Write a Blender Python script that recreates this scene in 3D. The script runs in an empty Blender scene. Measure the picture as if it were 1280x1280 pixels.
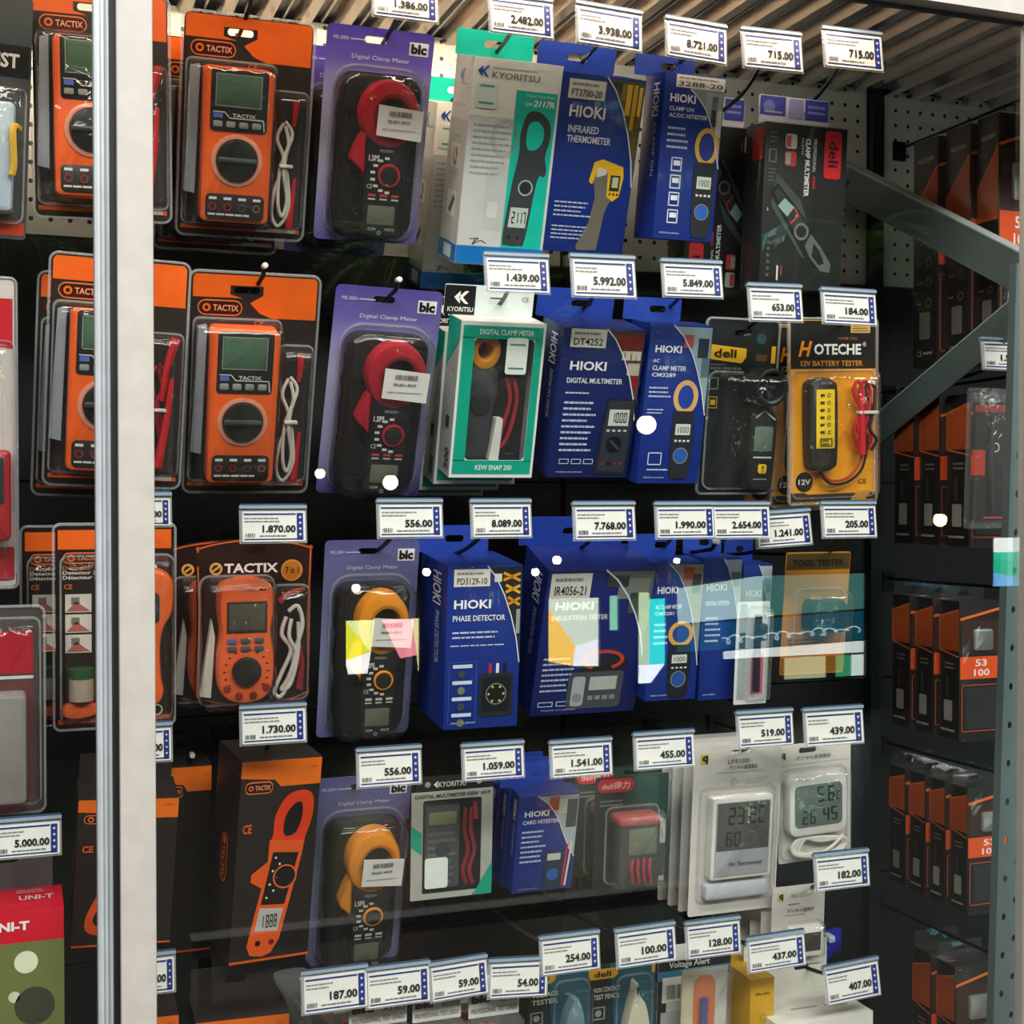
import bpy, math, random
from mathutils import Vector, Matrix
from mathutils.geometry import tessellate_polygon

# ------------------------------------------------------------------ camera
sc = bpy.context.scene
COL = sc.collection
F = 1680.0                      # focal length in pixels of the 1280 frame
YAW, PITCH = math.radians(20.0), math.radians(-1.0)
CAMZ = 1.5
cam_d = bpy.data.cameras.new('camera')
cam = bpy.data.objects.new('camera', cam_d)
COL.objects.link(cam)
cam.location = (0, 0, CAMZ)
cam.rotation_euler = (math.pi / 2 + PITCH, 0, -YAW)
cam_d.sensor_width = 36.0
cam_d.lens = F / 1280.0 * 36.0
cam_d.clip_start = 0.02
sc.camera = cam

# ------------------------------------------------------------------ world, lights, exposure
w = bpy.data.worlds.new('world'); sc.world = w; w.use_nodes = True
bg = w.node_tree.nodes['Background']
bg.inputs[0].default_value = (0.80, 0.88, 1.0, 1); bg.inputs[1].default_value = 0.12

def area(name, loc, rot, sx, sy, watts, color=(1, 1, 1)):
    l = bpy.data.lights.new(name, 'AREA'); l.shape = 'RECTANGLE'
    l.size, l.size_y, l.energy, l.color = sx, sy, watts, color
    o = bpy.data.objects.new(name, l); COL.objects.link(o)
    o.location = loc; o.rotation_euler = [math.radians(a) for a in rot]
    return o
# fluorescent ceiling panels of the shop, behind and above the camera; the left one is an added fill
area('ceiling_panel_light', (0.5, -2.2, 4.0), (32, 0, 0), 3.6, 0.8, 290, (1.0, 0.975, 0.95))
area('ceiling_panel_light.001', (3.4, -1.6, 4.0), (32, 0, 0), 1.8, 0.8, 120, (1.0, 0.98, 0.95))
area('added_left_fill_light', (-2.6, -1.2, 3.9), (32, 0, -38), 1.8, 0.8, 170, (1.0, 0.975, 0.95))  # added from the left to brighten the side faces of the boxes
area('ceiling_tube_light', (0.6, 0.25, 3.1), (30, 0, 0), 2.6, 0.2, 26, (1.0, 0.98, 0.95))
# added unseen warm strip that brightens the ribbed ceiling over the left bay
area('added_ceiling_wash_light', (0.38, 1.56, 2.158), (97, 0, 0), 0.8, 0.02, 5.0, (1.0, 0.74, 0.52)).data.spread = math.radians(120)
# warm light strip behind the header rail of the cabinet, over the left bay
area('cabinet_strip_light', (0.42, 1.425, 2.14), (14, 0, 0), 1.3, 0.03, 4.8, (1.0, 0.82, 0.66))

vs = sc.view_settings
vs.view_transform = 'Standard'; vs.look = 'None'; vs.exposure = -0.4; vs.gamma = 1.0
vs.use_curve_mapping = False
sc.cycles.transparent_max_bounces = 24
sc.cycles.max_bounces = 6
sc.cycles.use_denoising = True
sc.cycles.caustics_reflective = False
sc.cycles.caustics_refractive = False

# ------------------------------------------------------------------ pixel -> place
_fw = Vector((math.sin(YAW) * math.cos(PITCH), math.cos(YAW) * math.cos(PITCH), math.sin(PITCH)))
_rt = Vector((math.cos(YAW), -math.sin(YAW), 0))
_up = _rt.cross(_fw)
CAM = Vector((0, 0, CAMZ))
def ray(u, v): return _fw + _rt * ((u - 640) / F) + _up * ((640 - v) / F)
def at(u, v, Y):
    d = ray(u, v); return CAM + d * (Y / d.y)
GLASS_Y = 1.36
def refl(u, v, Y):              # a spot behind the camera whose mirror image in the glass shows at u,v
    p = at(u, v, 2 * GLASS_Y - Y); return Vector((p.x, Y, p.z))

# ------------------------------------------------------------------ materials
def lin(h):
    h = h.lstrip('#'); r = []
    for i in (0, 2, 4):
        c = int(h[i:i + 2], 16) / 255
        r.append(c / 12.92 if c <= 0.04045 else ((c + 0.055) / 1.055) ** 2.4)
    return (*r, 1)
_M = {}
def mat(hexc, rough=0.5, metal=0.0, emit=0.0, coat=0.0, vary=0.06, bump=0.0, bscale=200):
    k = (hexc, rough, metal, emit, coat, vary, bump, bscale)
    if k in _M: return _M[k]
    m = bpy.data.materials.new('paint_' + hexc.strip('#')); m.use_nodes = True
    nt = m.node_tree; b = nt.nodes['Principled BSDF']; c = lin(hexc)
    tc = nt.nodes.new('ShaderNodeTexCoord')
    n = nt.nodes.new('ShaderNodeTexNoise'); n.inputs['Scale'].default_value = 35; n.inputs['Detail'].default_value = 3
    nt.links.new(tc.outputs['Object'], n.inputs['Vector'])
    r = nt.nodes.new('ShaderNodeValToRGB')
    r.color_ramp.elements[0].position = 0.3; r.color_ramp.elements[1].position = 0.7
    r.color_ramp.elements[0].color = (*[x * (1 - vary) for x in c[:3]], 1)
    r.color_ramp.elements[1].color = (*[min(1, x * (1 + vary)) for x in c[:3]], 1)
    nt.links.new(n.outputs['Fac'], r.inputs['Fac']); nt.links.new(r.outputs['Color'], b.inputs['Base Color'])
    b.inputs['Roughness'].default_value = rough; b.inputs['Metallic'].default_value = metal
    b.inputs['Coat Weight'].default_value = coat
    b.inputs['Specular IOR Level'].default_value = 0.4
    if bump:
        bn = nt.nodes.new('ShaderNodeTexNoise'); bn.inputs['Scale'].default_value = bscale
        nt.links.new(tc.outputs['Object'], bn.inputs['Vector'])
        bp = nt.nodes.new('ShaderNodeBump'); bp.inputs['Strength'].default_value = bump; bp.inputs['Distance'].default_value = 0.002
        nt.links.new(bn.outputs['Fac'], bp.inputs['Height']); nt.links.new(bp.outputs['Normal'], b.inputs['Normal'])
    if emit:
        b.inputs['Emission Color'].default_value = c; b.inputs['Emission Strength'].default_value = emit
    m.diffuse_color = c
    _M[k] = m; return m
def clear(name, tint='#ffffff', rough=0.06, ior=1.45, bump=0.25, bscale=28, haze=0.0):
    """thin clear plastic or glass: see-through with a Fresnel gloss"""
    k = ('clear', name)
    if k in _M: return _M[k]
    m = bpy.data.materials.new(name); m.use_nodes = True; nt = m.node_tree
    for x in list(nt.nodes): nt.nodes.remove(x)
    out = nt.nodes.new('ShaderNodeOutputMaterial')
    tr = nt.nodes.new('ShaderNodeBsdfTransparent'); tr.inputs[0].default_value = lin(tint)
    gl = nt.nodes.new('ShaderNodeBsdfGlossy'); gl.inputs['Roughness'].default_value = rough
    fr = nt.nodes.new('ShaderNodeFresnel')
    geo = nt.nodes.new('ShaderNodeNewGeometry')       # a thin sheet reflects alike from both sides
    ma = nt.nodes.new('ShaderNodeMath'); ma.operation = 'MULTIPLY_ADD'
    nt.links.new(geo.outputs['Backfacing'], ma.inputs[0]); ma.inputs[1].default_value = 1 / ior - ior; ma.inputs[2].default_value = ior
    nt.links.new(ma.outputs[0], fr.inputs['IOR'])
    mx = nt.nodes.new('ShaderNodeMixShader')
    nt.links.new(fr.outputs[0], mx.inputs[0])
    last = tr
    if haze:
        df = nt.nodes.new('ShaderNodeBsdfDiffuse'); df.inputs[0].default_value = (0.8, 0.82, 0.84, 1)
        m2 = nt.nodes.new('ShaderNodeMixShader'); m2.inputs[0].default_value = haze
        nt.links.new(tr.outputs[0], m2.inputs[1]); nt.links.new(df.outputs[0], m2.inputs[2]); last = m2
    nt.links.new(last.outputs[0], mx.inputs[1]); nt.links.new(gl.outputs[0], mx.inputs[2])
    if bump:
        tc = nt.nodes.new('ShaderNodeTexCoord'); n = nt.nodes.new('ShaderNodeTexNoise')
        n.inputs['Scale'].default_value = bscale; n.inputs['Detail'].default_value = 2; n.inputs['Distortion'].default_value = 0.8
        nt.links.new(tc.outputs['Object'], n.inputs['Vector'])
        b = nt.nodes.new('ShaderNodeBump'); b.inputs['Strength'].default_value = bump; b.inputs['Distance'].default_value = 0.006
        nt.links.new(n.outputs['Fac'], b.inputs['Height'])
        nt.links.new(b.outputs[0], gl.inputs['Normal']); nt.links.new(b.outputs[0], fr.inputs['Normal'])
    nt.links.new(mx.outputs[0], out.inputs[0])
    m.diffuse_color = (0.9, 0.95, 1, 0.2)
    _M[k] = m; return m
def graded(name, stops, rough=0.35, lo=0.0, hi=1.0):
    """printed card whose ink fades from bottom to top"""
    k = ('graded', name)
    if k in _M: return _M[k]
    m = bpy.data.materials.new(name); m.use_nodes = True; nt = m.node_tree; b = nt.nodes['Principled BSDF']
    tc = nt.nodes.new('ShaderNodeTexCoord'); sp = nt.nodes.new('ShaderNodeSeparateXYZ')
    nt.links.new(tc.outputs['Generated'], sp.inputs[0])
    r = nt.nodes.new('ShaderNodeValToRGB'); nt.links.new(sp.outputs['Z'], r.inputs[0])
    e = r.color_ramp.elements
    while len(e) > 1: e.remove(e[-1])
    e[0].position = stops[0][0]; e[0].color = lin(stops[0][1])
    for p, c in stops[1:]:
        x = e.new(p); x.color = lin(c)
    nt.links.new(r.outputs[0], b.inputs['Base Color']); b.inputs['Roughness'].default_value = rough
    _M[k] = m; return m
def pegmat(name, hexc, rough, metal, pitch=0.025, r=0.0032):
    """sheet steel with rows of punched holes"""
    m = bpy.data.materials.new(name); m.use_nodes = True; nt = m.node_tree; b = nt.nodes['Principled BSDF']
    geo = nt.nodes.new('ShaderNodeNewGeometry'); sp = nt.nodes.new('ShaderNodeSeparateXYZ')
    nt.links.new(geo.outputs['Position'], sp.inputs[0])
    def mth(op, a, bb=None):
        n = nt.nodes.new('ShaderNodeMath'); n.operation = op
        for i, x in enumerate((a, bb)):
            if x is None: continue
            if isinstance(x, (int, float)): n.inputs[i].default_value = x
            else: nt.links.new(x, n.inputs[i])
        return n.outputs[0]
    def cell(o): return mth('SUBTRACT', mth('MULTIPLY', mth('FRACT', mth('DIVIDE', mth('ADD', o, 10.0), pitch)), pitch), pitch / 2)
    a, c = cell(sp.outputs['X']), cell(sp.outputs['Z'])
    d = mth('SQRT', mth('ADD', mth('MULTIPLY', a, a), mth('MULTIPLY', c, c)))
    hole = mth('LESS_THAN', d, r)
    mx = nt.nodes.new('ShaderNodeMix'); mx.data_type = 'RGBA'
    nt.links.new(hole, mx.inputs[0]); mx.inputs[6].default_value = lin(hexc); mx.inputs[7].default_value = (0.003, 0.003, 0.003, 1)
    nt.links.new(mx.outputs[2], b.inputs['Base Color'])
    b.inputs['Roughness'].default_value = rough
    nt.links.new(mth('MULTIPLY', mth('SUBTRACT', 1.0, hole), metal), b.inputs['Metallic'])
    return m

BLI = clear('clear_blister_plastic', rough=0.07, ior=1.62, bump=0.9, bscale=26, haze=0.012)
RIMM = clear('clear_plastic_edge', rough=0.12, ior=1.6, bump=0.3, bscale=30, haze=0.2)
FILM = clear('crinkled_clear_film', rough=0.14, bump=0.9, bscale=55, haze=0.06)
PANE = clear('door_glass', tint='#f9faf8', rough=0.0, ior=1.5, bump=0.0)
CLEARBOX = clear('clear_box_plastic', rough=0.05, bump=0.12, bscale=12, haze=0.01)

# ------------------------------------------------------------------ mesh builder
class MB:
    def __init__(s): s.v = []; s.f = []; s.fm = []; s.m = []
    def mi(s, m):
        if m not in s.m: s.m.append(m)
        return s.m.index(m)
    def face(s, pts, m):
        k = len(s.v); s.v.extend(pts); s.f.append(list(range(k, k + len(pts)))); s.fm.append(s.mi(m))
    def add(s, vs, fs, m):
        k = len(s.v); i = s.mi(m); s.v.extend(vs)
        for f in fs: s.f.append([k + a for a in f]); s.fm.append(i)
    def build(s, name, parent=None, smooth=True):
        me = bpy.data.meshes.new(name); me.from_pydata([tuple(p) for p in s.v], [], s.f)
        for m in s.m: me.materials.append(m)
        me.polygons.foreach_set('material_index', s.fm)
        if smooth:
            me.polygons.foreach_set('use_smooth', [True] * len(me.polygons))
            me.set_sharp_from_angle(angle=math.radians(38))
        me.update()
        o = bpy.data.objects.new(name, me); COL.objects.link(o)
        if parent is not None: o.parent = parent
        return o

def box(mb, x0, x1, y0, y1, z0, z1, m):
    v = [(x, y, z) for x in (x0, x1) for y in (y0, y1) for z in (z0, z1)]
    mb.add([Vector(p) for p in v], [(0, 1, 3, 2), (4, 6, 7, 5), (0, 4, 5, 1), (2, 3, 7, 6), (0, 2, 6, 4), (1, 5, 7, 3)], m)

def inset(loop, d, hole=False):
    n = len(loop); out = []
    area2 = sum(loop[i][0] * loop[(i + 1) % n][1] - loop[(i + 1) % n][0] * loop[i][1] for i in range(n))
    sg = 1 if area2 > 0 else -1
    if hole: sg = -sg
    for i in range(n):
        a, b, c = Vector(loop[i - 1]), Vector(loop[i]), Vector(loop[(i + 1) % n])
        e1, e2 = (b - a), (c - b)
        if e1.length < 1e-9 or e2.length < 1e-9: out.append(tuple(b)); continue
        n1 = Vector((-e1.y, e1.x)).normalized(); n2 = Vector((-e2.y, e2.x)).normalized()
        m = n1 + n2
        m = m.normalized() if m.length > 1e-6 else n1
        k = d / max(0.5, m.dot(n1))
        out.append((b.x + m.x * k * sg, b.y + m.y * k * sg))
    return out
def prism(mb, loops, yb, yf, m, bevel=0.0, back=True, steps=2):
    """outline in x,z (first loop outer, others holes) pushed from depth yb to front yf (yf < yb)"""
    lev = [(yb, 0.0)]
    if bevel > 0:
        for i in range(steps + 1):
            a = math.pi / 2 * i / steps
            lev.append((yf + bevel * (1 - math.sin(a)), bevel * (1 - math.cos(a))))
    else: lev.append((yf, 0.0))
    base = len(mb.v); im = mb.mi(m); rings = []
    for li, lp in enumerate(loops):
        rr = []
        for (y, ins) in lev:
            pts = inset(lp, ins, li > 0) if ins > 0 else lp
            k = len(mb.v); mb.v.extend([Vector((p[0], y, p[1])) for p in pts]); rr.append(k)
        n = len(lp)
        for a, b in zip(rr[:-1], rr[1:]):
            for i in range(n):
                j = (i + 1) % n
                mb.f.append([a + i, a + j, b + j, b + i]); mb.fm.append(im)
        rings.append((rr, n))
    for which in ((-1, 0) if back else (-1,)):
        if len(loops) == 1:
            k, n = rings[0][0][which], rings[0][1]
            f = list(range(k, k + n)); mb.f.append(f if which == -1 else f[::-1]); mb.fm.append(im)
        else:
            idx = []; vec = []
            for rr, n in rings:
                k = rr[which]; idx += list(range(k, k + n)); vec.append([Vector((mb.v[i][0], mb.v[i][2], 0)) for i in range(k, k + n)])
            for t in tessellate_polygon(vec): mb.f.append([idx[q] for q in t]); mb.fm.append(im)

def rrect(x0, z0, x1, z1, r=0.0, n=4):
    x0, x1 = min(x0, x1), max(x0, x1); z0, z1 = min(z0, z1), max(z0, z1)
    if r <= 0: return [(x0, z0), (x1, z0), (x1, z1), (x0, z1)]
    r = min(r, (x1 - x0) / 2.001, (z1 - z0) / 2.001); p = []
    for cx, cz, a0 in ((x1 - r, z0 + r, -90), (x1 - r, z1 - r, 0), (x0 + r, z1 - r, 90), (x0 + r, z0 + r, 180)):
        for i in range(n + 1):
            a = math.radians(a0 + 90 * i / n); p.append((cx + r * math.cos(a), cz + r * math.sin(a)))
    return p
def ell(cx, cz, rx, rz, n=28, a0=0, a1=360):
    full = (a1 - a0) >= 360
    return [(cx + rx * math.cos(math.radians(a0 + (a1 - a0) * i / (n if full else n - 1))),
             cz + rz * math.sin(math.radians(a0 + (a1 - a0) * i / (n if full else n - 1)))) for i in range(n)]
def spline(pts, k=6, closed=True):
    n = len(pts); out = []
    for i in range(n if closed else n - 1):
        if closed: p = [Vector(pts[(i + j - 1) % n]) for j in range(4)]
        else: p = [Vector(pts[min(max(i + j - 1, 0), n - 1)]) for j in range(4)]
        for s in range(k):
            t = s / k
            out.append(tuple(0.5 * ((2 * p[1]) + (p[2] - p[0]) * t + (2 * p[0] - 5 * p[1] + 4 * p[2] - p[3]) * t * t + (3 * p[1] - p[0] - 3 * p[2] + p[3]) * t ** 3)))
    if not closed: out.append(tuple(pts[-1]))
    return out
def tube(mb, pts, r, m, n=6, r1=None):
    pts = [Vector(p) for p in pts]; k0 = len(mb.v); im = mb.mi(m); N = len(pts)
    ref = Vector((0.31, 0.9, 0.2))
    for i, p in enumerate(pts):
        t = (pts[min(i + 1, N - 1)] - pts[max(i - 1, 0)]).normalized()
        a = t.cross(ref); a = a.normalized() if a.length > 1e-4 else t.orthogonal().normalized()
        b = t.cross(a); rr = r if r1 is None else r + (r1 - r) * i / (N - 1)
        for j in range(n):
            q = 2 * math.pi * j / n; mb.v.append(p + (a * math.cos(q) + b * math.sin(q)) * rr)
    for i in range(N - 1):
        for j in range(n):
            l = (j + 1) % n
            mb.f.append([k0 + i * n + j, k0 + i * n + l, k0 + (i + 1) * n + l, k0 + (i + 1) * n + j]); mb.fm.append(im)
    mb.f.append([k0 + j for j in range(n)][::-1]); mb.fm.append(im)
    mb.f.append([k0 + (N - 1) * n + j for j in range(n)]); mb.fm.append(im)

# ------------------------------------------------------------------ lettering
_TX = {}
def glyphs(s, bold=0.0, shear=0.0):
    k = (s, bold, shear)
    if k in _TX: return _TX[k]
    cu = bpy.data.curves.new('t', 'FONT'); cu.body = s; cu.size = 1.0; cu.resolution_u = 2; cu.offset = bold; cu.shear = shear
    cu.fill_mode = 'FRONT'
    o = bpy.data.objects.new('t', cu); COL.objects.link(o)
    dg = bpy.context.evaluated_depsgraph_get()
    me = bpy.data.meshes.new_from_object(o.evaluated_get(dg))
    vs = [(v.co.x, v.co.y) for v in me.vertices]; fs = [list(p.vertices) for p in me.polygons]
    bpy.data.objects.remove(o); bpy.data.curves.remove(cu); bpy.data.meshes.remove(me)
    if not vs: vs = [(0, 0), (1, 0), (1, 1)]; fs = []
    x0 = min(p[0] for p in vs); x1 = max(p[0] for p in vs); y0 = min(p[1] for p in vs); y1 = max(p[1] for p in vs)
    vs = [((p[0] - x0) / max(1e-6, x1 - x0), (p[1] - y0) / max(1e-6, y1 - y0)) for p in vs]
    _TX[k] = (vs, fs); return _TX[k]
SEG = {'0': 'abcdef', '1': 'bc', '2': 'abged', '3': 'abgcd', '4': 'fgbc', '5': 'afgcd', '6': 'afgedc', '7': 'abc', '8': 'abcdefg', '9': 'abcdfg', 'c': 'afed', 'E': 'afged'}
class Face:
    """flat print on a face; coordinates run 0..1 from the top left corner"""
    def __init__(s, name, parent, W, H, to3, rough=0.4):
        s.mb = MB(); s.name = name; s.parent = parent; s.W, s.H, s.to3, s.rough = W, H, to3, rough
    def m(s, c): return c if not isinstance(c, str) else mat(c, s.rough)
    def poly(s, pts, c, L=1): s.mb.face([s.to3(x, y, 0.0002 * L) for x, y in pts], s.m(c))
    def rect(s, x0, y0, x1, y1, c, L=1): s.poly([(x0, y0), (x1, y0), (x1, y1), (x0, y1)], c, L)
    def rr(s, x0, y0, x1, y1, c, r=0.02, L=1):
        p = rrect(x0 * s.W, y0 * s.H, x1 * s.W, y1 * s.H, r * s.W, 3)
        s.poly([(a / s.W, b / s.H) for a, b in p], c, L)
    def disc(s, x, y, r, c, L=2, ry=None, n=20):
        ry = r if ry is None else ry
        s.poly([(x + r * math.cos(6.2832 * i / n), y + ry * s.W / s.H * math.sin(6.2832 * i / n)) for i in range(n)], c, L)
    def ring(s, x, y, r, t, c, L=2, ry=None, a0=0, a1=360, n=28):
        ry = r if ry is None else ry; k = s.W / s.H; vs = []; fs = []
        for i in range(n + 1):
            a = math.radians(a0 + (a1 - a0) * i / n); ca, sa = math.cos(a), math.sin(a)
            vs += [s.to3(x + r * ca, y + ry * k * sa, 0.0002 * L), s.to3(x + (r - t) * ca, y + (ry - t) * k * sa, 0.0002 * L)]
        fs = [(2 * i, 2 * i + 1, 2 * i + 3, 2 * i + 2) for i in range(n)]
        s.mb.add(vs, fs, s.m(c))
    def line(s, pts, t, c, L=2):
        for (ax, ay), (bx, by) in zip(pts[:-1], pts[1:]):
            dx, dy = (bx - ax) * s.W, (by - ay) * s.H; l = math.hypot(dx, dy) or 1
            nx, ny = -dy / l * t / 2, dx / l * t / 2 * s.W / s.H
            s.poly([(ax + nx, ay + ny), (bx + nx, by + ny), (bx - nx, by - ny), (ax - nx, ay - ny)], c, L)
    def frame(s, x0, y0, x1, y1, t, c, L=2):
        k = t * s.W / s.H
        s.rect(x0, y0, x1, y0 + k, c, L); s.rect(x0, y1 - k, x1, y1, c, L); s.rect(x0, y0, x0 + t, y1, c, L); s.rect(x1 - t, y0, x1, y1, c, L)
    def text(s, t, x0, y0, x1, y1, c, bold=0.0, L=4, rot=0, shear=0.0):
        vs, fs = glyphs(t, bold, shear); out = []
        for a, b in vs:
            if rot == 0: p = (x0 + a * (x1 - x0), y1 - b * (y1 - y0))
            elif rot == 90: p = (x0 + b * (x1 - x0), y0 + a * (y1 - y0))      # reads downwards
            else: p = (x1 - b * (x1 - x0), y1 - a * (y1 - y0))                # reads upwards
            out.append(s.to3(p[0], p[1], 0.0002 * L))
        s.mb.add(out, fs, s.m(c))
    def lines(s, x0, y0, x1, y1, n, c, seed=1, L=3, fill=0.45, rag=0.3):
        rd = random.Random(seed); h = (y1 - y0) / n
        for i in range(n):
            x = x0; end = x1 - rd.random() * rag * (x1 - x0)
            while x < end - 0.01:
                wd = min(end - x, (x1 - x0) * (0.05 + 0.13 * rd.random()))
                s.rect(x, y0 + i * h + h * (0.5 - fill / 2), x + wd, y0 + i * h + h * (0.5 + fill / 2), c, L); x += wd + (x1 - x0) * 0.02
    def bars(s, x0, y0, x1, y1, c, n=14, seed=3, L=4):
        rd = random.Random(seed); x = x0; st = (x1 - x0) / n
        for i in range(n): s.rect(x0 + i * st, y0, x0 + i * st + st * (0.3 + 0.45 * rd.random()), y1, c, L)
    def digits(s, t, x0, y0, x1, y1, c, L=5):
        n = sum(1.0 if ch in SEG else 0.35 for ch in t); cw = (x1 - x0) / n; x = x0; h = y1 - y0; tk = 0.17
        for ch in t:
            if ch == '.':
                s.rect(x + cw * 0.05, y1 - h * 0.1, x + cw * 0.22, y1, c, L); x += cw * 0.35; continue
            if ch not in SEG: x += cw * 0.35; continue
            a, b = x + cw * 0.08, x + cw * 0.88; q = (b - a) * tk * 1.7; v = h * 0.13; m_ = (y0 + y1) / 2
            R = {'a': (a + q * .3, y0, b - q * .3, y0 + v), 'g': (a + q * .3, m_ - v / 2, b - q * .3, m_ + v / 2), 'd': (a + q * .3, y1 - v, b - q * .3, y1),
                 'f': (a, y0 + v * .4, a + q, m_ - v * .2), 'b': (b - q, y0 + v * .4, b, m_ - v * .2), 'e': (a, m_ + v * .2, a + q, y1 - v * .4), 'c': (b - q, m_ + v * .2, b, y1 - v * .4)}
            for g in SEG[ch]: s.rect(*R[g], c, L)
            x += cw
    def build(s): return s.mb.build(s.name, s.parent, smooth=False)

# ------------------------------------------------------------------ things
def tag(o, label, cat, group=None, kind=None):
    if label: o['label'] = label
    if cat: o['category'] = cat
    if group: o['group'] = group
    if kind: o['kind'] = kind
    return o
def struct(o): o['kind'] = 'structure'; return o
class Thing:
    def __init__(s, name, label, cat, q, Y, group=None, tilt=None, maxtilt=20):
        TL, TR, BR, BL = q
        tc = ((TL[0] + TR[0]) / 2, (TL[1] + TR[1]) / 2); bc = ((BL[0] + BR[0]) / 2, (BL[1] + BR[1]) / 2)
        Pt = at(*tc, Y)
        if tilt is None:
            d = ray(*bc); Pb = CAM + d * (Pt.x / d.x)
            th = math.atan2(Pb.y - Pt.y, Pt.z - Pb.z)
            th = max(math.radians(-2), min(math.radians(maxtilt), th))
        else: th = math.radians(tilt)
        dr = Vector((0, math.sin(th), -math.cos(th)))
        nrm = _up - _fw * ((640 - bc[1]) / F)
        s.H = -((Pt - CAM).dot(nrm)) / dr.dot(nrm)
        Pb = Pt + dr * s.H
        wt = at(*TR, Y).x - at(*TL, Y).x; wb = at(*BR, Pb.y).x - at(*BL, Pb.y).x
        s.W = (wt + wb) / 2
        xb = at(*bc, Pb.y).x
        s.root = bpy.data.objects.new(name, None); COL.objects.link(s.root)
        s.root.empty_display_size = 0.02
        s.root.location = ((Pt.x + xb) / 2, Pb.y, Pb.z); s.root.rotation_euler = (th, 0, 0)
        s.th = th; s.dr = dr
        if abs(xb - Pt.x) > 0.004: s.root.rotation_euler[1] = max(-0.06, min(0.06, math.atan2(Pt.x - xb, s.H)))
        tag(s.root, label, cat, group)
    def p(s, fx, fy): return ((fx - .5) * s.W, (1 - fy) * s.H)
    def pts(s, l): return [s.p(*a) for a in l]
    def rr(s, x0, y0, x1, y1, r=0.0, n=4):
        a, b = s.p(x0, y0), s.p(x1, y1); return rrect(a[0], a[1], b[0], b[1], r * s.W, n)
    def el(s, x, y, r, n=28, ry=None):
        c = s.p(x, y); return ell(c[0], c[1], r * s.W, (ry if ry else r) * s.W, n)
    def pr(s, name, loops, yb, yf, m, bevel=0.0, parent=None, label=None):
        mb = MB()
        if not isinstance(loops[0][0], (tuple, list)): loops = [loops]
        prism(mb, loops, yb, yf, m if not isinstance(m, str) else mat(m, 0.45), bevel)
        o = mb.build(name, parent or s.root)
        if label: o['label'] = label
        return o
    def face(s, name, y=0.0, parent=None, rough=0.4):
        W, H = s.W, s.H
        return Face(name, parent or s.root, W, H, lambda a, b, l: Vector(((a - .5) * W, y - l - 0.0003, (1 - b) * H)), rough)
    def side(s, name, D, parent=None, rough=0.4):
        W, H = s.W, s.H
        return Face(name, parent or s.root, D, H, lambda a, b, l: Vector((-W / 2 - l - 0.0003, D * (1 - a), (1 - b) * H)), rough)
    def top(s, name, D, parent=None):
        W, H = s.W, s.H
        return Face(name, parent or s.root, W, D, lambda a, b, l: Vector(((a - .5) * W, D * (1 - b), H + l + 0.0003)))
    def wire(s, name, pts3, r, m, parent=None, k=5, r1=None, n=6):
        """tube through (fx, fy, y) points"""
        P = [(*s.p(a, b), y) for a, b, y in pts3]; P = [(x, y, z) for x, z, y in P]
        mb = MB(); tube(mb, spline(P, k, False), r, m if not isinstance(m, str) else mat(m, 0.4), n, r1); return mb.build(name, parent or s.root)
    def card(s, m, r=0.04, slot=(0.45, 0.06, 0.2), name='card', t=0.0012, loops=None):
        lp = [loops or s.rr(0, 0, 1, 1, r)]
        if slot:
            c = s.p(slot[0], slot[1]); hw = slot[2] * s.W / 2; hh = slot[3] if len(slot) > 3 else 0.004
            lp.append(rrect(c[0] - hw, c[1] - hh, c[0] + hw, c[1] + hh, 0.0035, 3))
        return s.pr(name, lp, t, 0.0, m)
    def carton(s, m, D, name='carton', bev=0.0008): return s.pr(name, s.rr(0, 0, 1, 1, 0.0), D, 0.0, m, bev)
    def tab(s, m, D, h, x0=0.02, x1=0.98, slot=(0.5, 0.24), name='hang_tab', dy=0.0):
        """flap standing up behind the top edge of a carton; h in carton heights"""
        c = s.p(slot[0], -h * 0.5); hw = slot[1] * s.W / 2
        a, b = s.p(x0, 0.0), s.p(x1, -h)
        return s.pr(name, [rrect(a[0], a[1], b[0], b[1], 0.002, 2), rrect(c[0] - hw, c[1] - 0.0045, c[0] + hw, c[1] + 0.0045, 0.004, 3)], D + 0.001, D - 0.0006, m)
    def shell(s, x0, y0, x1, y1, d, r=0.06, name='blister', m=None, bev=0.012, foot=0.0):
        mb = MB(); prism(mb, [s.rr(x0, y0, x1, y1, r, 5)], -0.0012, -d, m or BLI, bev, back=False, steps=3); o = mb.build(name, s.root)
        lp = s.rr(x0, y0, x1, y1, r, 5)
        mb = MB(); prism(mb, [inset(lp, -0.0022), lp], -0.0004, -0.0026, RIMM, 0); mb.build('flange', o, smooth=False)
        return o
    def clam(s, r=0.05, w=0.0036, t=0.004):
        lp = s.rr(0, 0, 1, 1, r, 5)
        mb = MB(); prism(mb, [inset(lp, -w), inset(lp, -0.0006)], t / 2, -t / 2, RIMM, 0.0008); return mb.build('clear_rim', s.root)
    def copy(s, back, label, dz=0.0, dx=0.0, group=None):
        return dup(s.root, Vector((dx, back, dz)), label, group)
def dup(root, dloc, label, group=None):
    r = root.copy(); COL.objects.link(r); r.location = root.location + dloc
    if label: r['label'] = label
    if group: r['group'] = group
    for ch in list(root.children):
        c = ch.copy(); COL.objects.link(c); c.parent = r
        for g in list(ch.children):
            d = g.copy(); COL.objects.link(d); d.parent = c
    return r
WHITE, BLACK, ORANGE, CHAR = '#e8e8e4', '#121212', '#e8631c', '#241f1e'

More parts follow.
